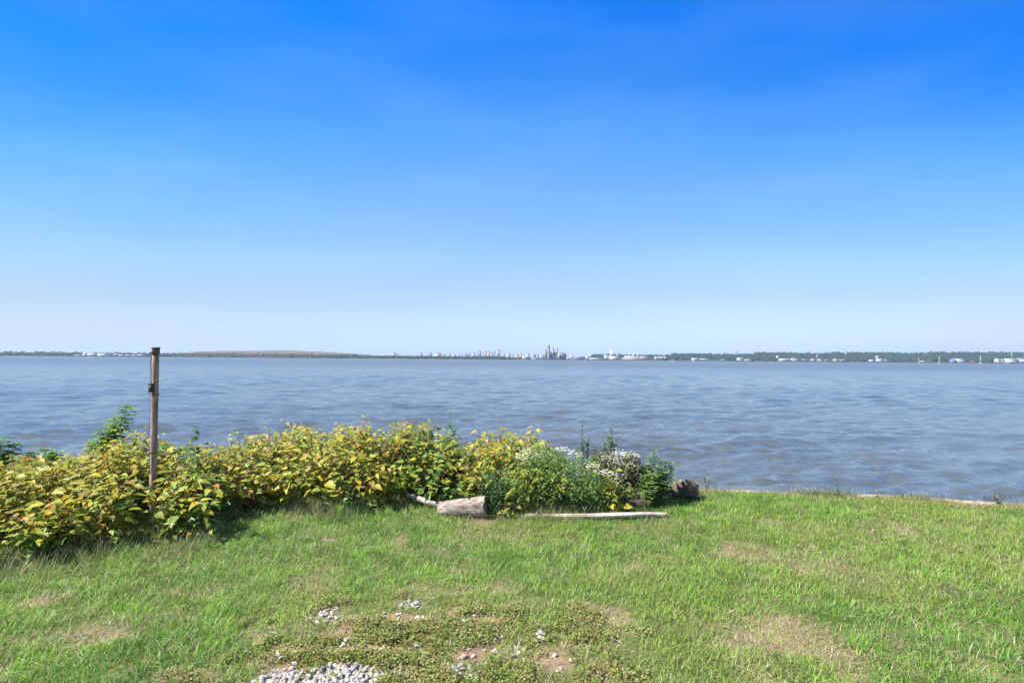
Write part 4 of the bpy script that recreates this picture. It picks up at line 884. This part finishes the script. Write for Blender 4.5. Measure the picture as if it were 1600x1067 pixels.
for i, (p, lab) in enumerate(((982.6, 'left'), (989.4, 'middle'), (996.2, 'right'))):
    tanks(p, 551.2, 3090, 1.1, 'slim white chimney, %s of three over the long white plant' % lab, M_roofw, 'chimney', 'chimney', 'three white chimneys')
building(975, 1020, 559.2, 3060, 'pink', 'long pinkish white plant hall under the three white chimneys', 'w', step=0)
building(978.5, 999, 556.4, 3130, 'white', 'raised white hall behind the long plant hall', 'w', step=.4)
building(1000.5, 1014, 556.2, 3120, 'pink', 'pinkish hall right of the three white chimneys', 'g', step=0)
for i in range(4):
    building(1024 + i * 4.6, 1028 + i * 4.6, 557.4 + .2 * (i % 2), 3070, 'white', ['leftmost white gabled shed of the row right of the plant', 'second white gabled shed in the row right of the plant', 'third white gabled shed in the row right of the plant', 'rightmost white gabled shed of the row right of the plant'][i], 'w', gable=True, group='row of white gabled sheds')
building(1020.5, 1044, 560.8, 3045, 'brown', 'low brown quay wall below the row of white gabled sheds', 'r', step=0, kind='quay', cat='quay', depth=15)
R_ = [(1083, 1093, 559.6, 'white', 'white shed, left of two on the low brown foreshore'), (1094, 1111, 560.4, 'white', 'longer white shed, right of two on the low brown foreshore'), (1128, 1136, 561.6, 'pink', 'small pinkish beach house on the foreshore'), (1154, 1162.5, 559.2, 'white', 'white house alone below the water tower'),
      (1166, 1176, 561.6, 'tan', 'low tan shed right of the lone white house'), (1222, 1236, 560.6, 'white', 'white end building of the long tan waterside block'), (1237, 1252, 560.4, 'tan', 'tan middle building of the waterside block'), (1253, 1266, 561.0, 'pink', 'pinkish right building of the waterside block'), (1268, 1276, 561.2, 'tan', 'tan shed right of the waterside block'),
      (1280, 1287, 561.6, 'grey', 'grey shed beside the tall mast'), (1290, 1300, 561.8, 'brown', 'brown shed in the shore trees'), (1304, 1311, 561.2, 'tan', 'tan house left of the white tower'), (1313, 1326, 561.6, 'pink', 'pinkish building below the white tower'),
      (1361, 1367, 562.0, 'white', 'tiny white house, left of two in the trees'), (1373, 1382, 560.8, 'white', 'white gabled house, right of two in the trees'), (1384, 1388, 561.6, 'pink', 'tiny pink house beside the white gabled house'), (1441, 1448, 563.6, 'white', 'low white roof by the water right of the first mast'), (1449, 1458, 564.4, 'brown', 'low brown red roof beside the low white roof'),
      (1488, 1495, 562.2, 'blue', 'blue walled shed left of the white gabled barn'), (1497, 1510, 560.6, 'white', 'white gabled barn right of the blue shed'), (1520, 1529, 564.2, 'brown', 'low brown shed left of the right mast'), (1558, 1564, 560.6, 'white', 'white house with gable, left of two near the frame edge'), (1564.5, 1569.5, 561.2, 'white', 'white house with gable, right of two near the frame edge'),
      (1577, 1592, 560.4, 'white', 'largest white building near the right frame edge'), (1592.5, 1612, 560.9, 'pale', 'pale building cut by the right frame edge')]
for a, b, yt, wl, lab in R_:
    building(a, b, yt, 3045, wl, lab, 'r' if wl == 'brown' else ('w' if wl in ('white', 'pale') else 'g'), gable=wl in ('white', 'brown', 'pink'), group='waterside buildings on the right shore')
for a, b, yt, yb, lab in [(1214, 1218, 555.8, 557.4, 'white house alone on the wooded hillside'), (1370, 1374, 556, 558, 'pale house halfway up the right hillside')]:
    building(a, b, yt, 3380, 'white', lab, 'w', gable=True, ybase=yb + 3, depth=12)
def mast(px, ytop, D, label, mm=M_roofw, w_=1.0, arms=True):
    x = (px - 800) / F * D; z0 = WZ; z1 = at(px, ytop, D).z; root = empty('mast', (x, D, z0), label, 'mast', None)
    m = MB(); m.tube([(x, D, z0), (x, D, z0 + (z1 - z0) * .5), (x, D, z1)], [w_ * 1.3, w_, w_ * .6], 8); m.build('pole', mm, root)
    m = MB(); m.tube([(x, D, z0 - 1), (x, D, z0 + 3)], [w_ * 3, w_ * 2.6], 10); m.build('base', M_conc, root)
    if arms: m = MB(); m.box((x - w_ * 4, D - .4, z1 - 4), (x + w_ * 4, D + .4, z1 - 3)); m.build('crossarm', mm, root)
mast(1276.5, 553, 3000, 'pale lattice mast left of the white tower on the right shore', M_steel)
mast(1435.5, 558.5, 2900, 'white mast, left of three on the right shore', M_roofw)
mast(1467.5, 557.0, 2900, 'white mast, middle of three on the right shore', M_steel)
mast(1531.8, 556.4, 2700, 'tallest white mast, right of three on the right shore', M_roofw, 1.4)
mast(914.6, 552.6, 2940, 'white mast by the barge bridge', M_roofw, .7)
def water_tower(px, ytop, ybase, D, label, r, mm):
    x = (px - 800) / F * D; z1 = at(px, ytop, D).z; z0 = at(px, ybase, D).z; root = empty('water_tower', (x, D, z0), label, 'water tower'); H = z1 - z0
    m = MB()
    t_ = np.linspace(-1.5, 1.5, 9); m.tube([(x, D, z1 - r + r * math.sin(q)) for q in t_], [r * math.cos(q) for q in t_], 16); m.build('tank', mm, root, smooth=True)
    m = MB(); m.tube([(x, D, z0), (x, D, z1 - r * 1.8)], [r * .35, r * .28], 12); m.build('stem', mm, root)
water_tower(1150.6, 548.9, 555, 3900, 'grey water tower standing above the right tree line', 5.5, M_roofg)
water_tower(1322, 550.8, 557, 3500, 'white water tower in the trees of the right shore', 5.0, M_roofw)
water_tower(1581, 552.2, 559, 3500, 'white water tower near the right frame edge', 4.5, M_roofw)

# ------------------------------------------------------------------ haze
HAZE = 5.5e-5
if HAZE:
    m = MB(); m.box((-12500, -420, -7), (12500, 13000, 175)); hm = bpy.data.materials.new('haze'); hm.use_nodes = True; t = hm.node_tree; t.nodes.clear()
    out = t.nodes.new('ShaderNodeOutputMaterial'); v = t.nodes.new('ShaderNodeVolumePrincipled'); v.inputs['Color'].default_value = (.62, .80, 1, 1); v.inputs['Density'].default_value = HAZE; v.inputs['Anisotropy'].default_value = .2
    t.links.new(v.outputs[0], out.inputs['Volume']); o = m.build('haze', hm); tag(o, kind='stuff', label='thin pale blue haze over the river', cat='haze')
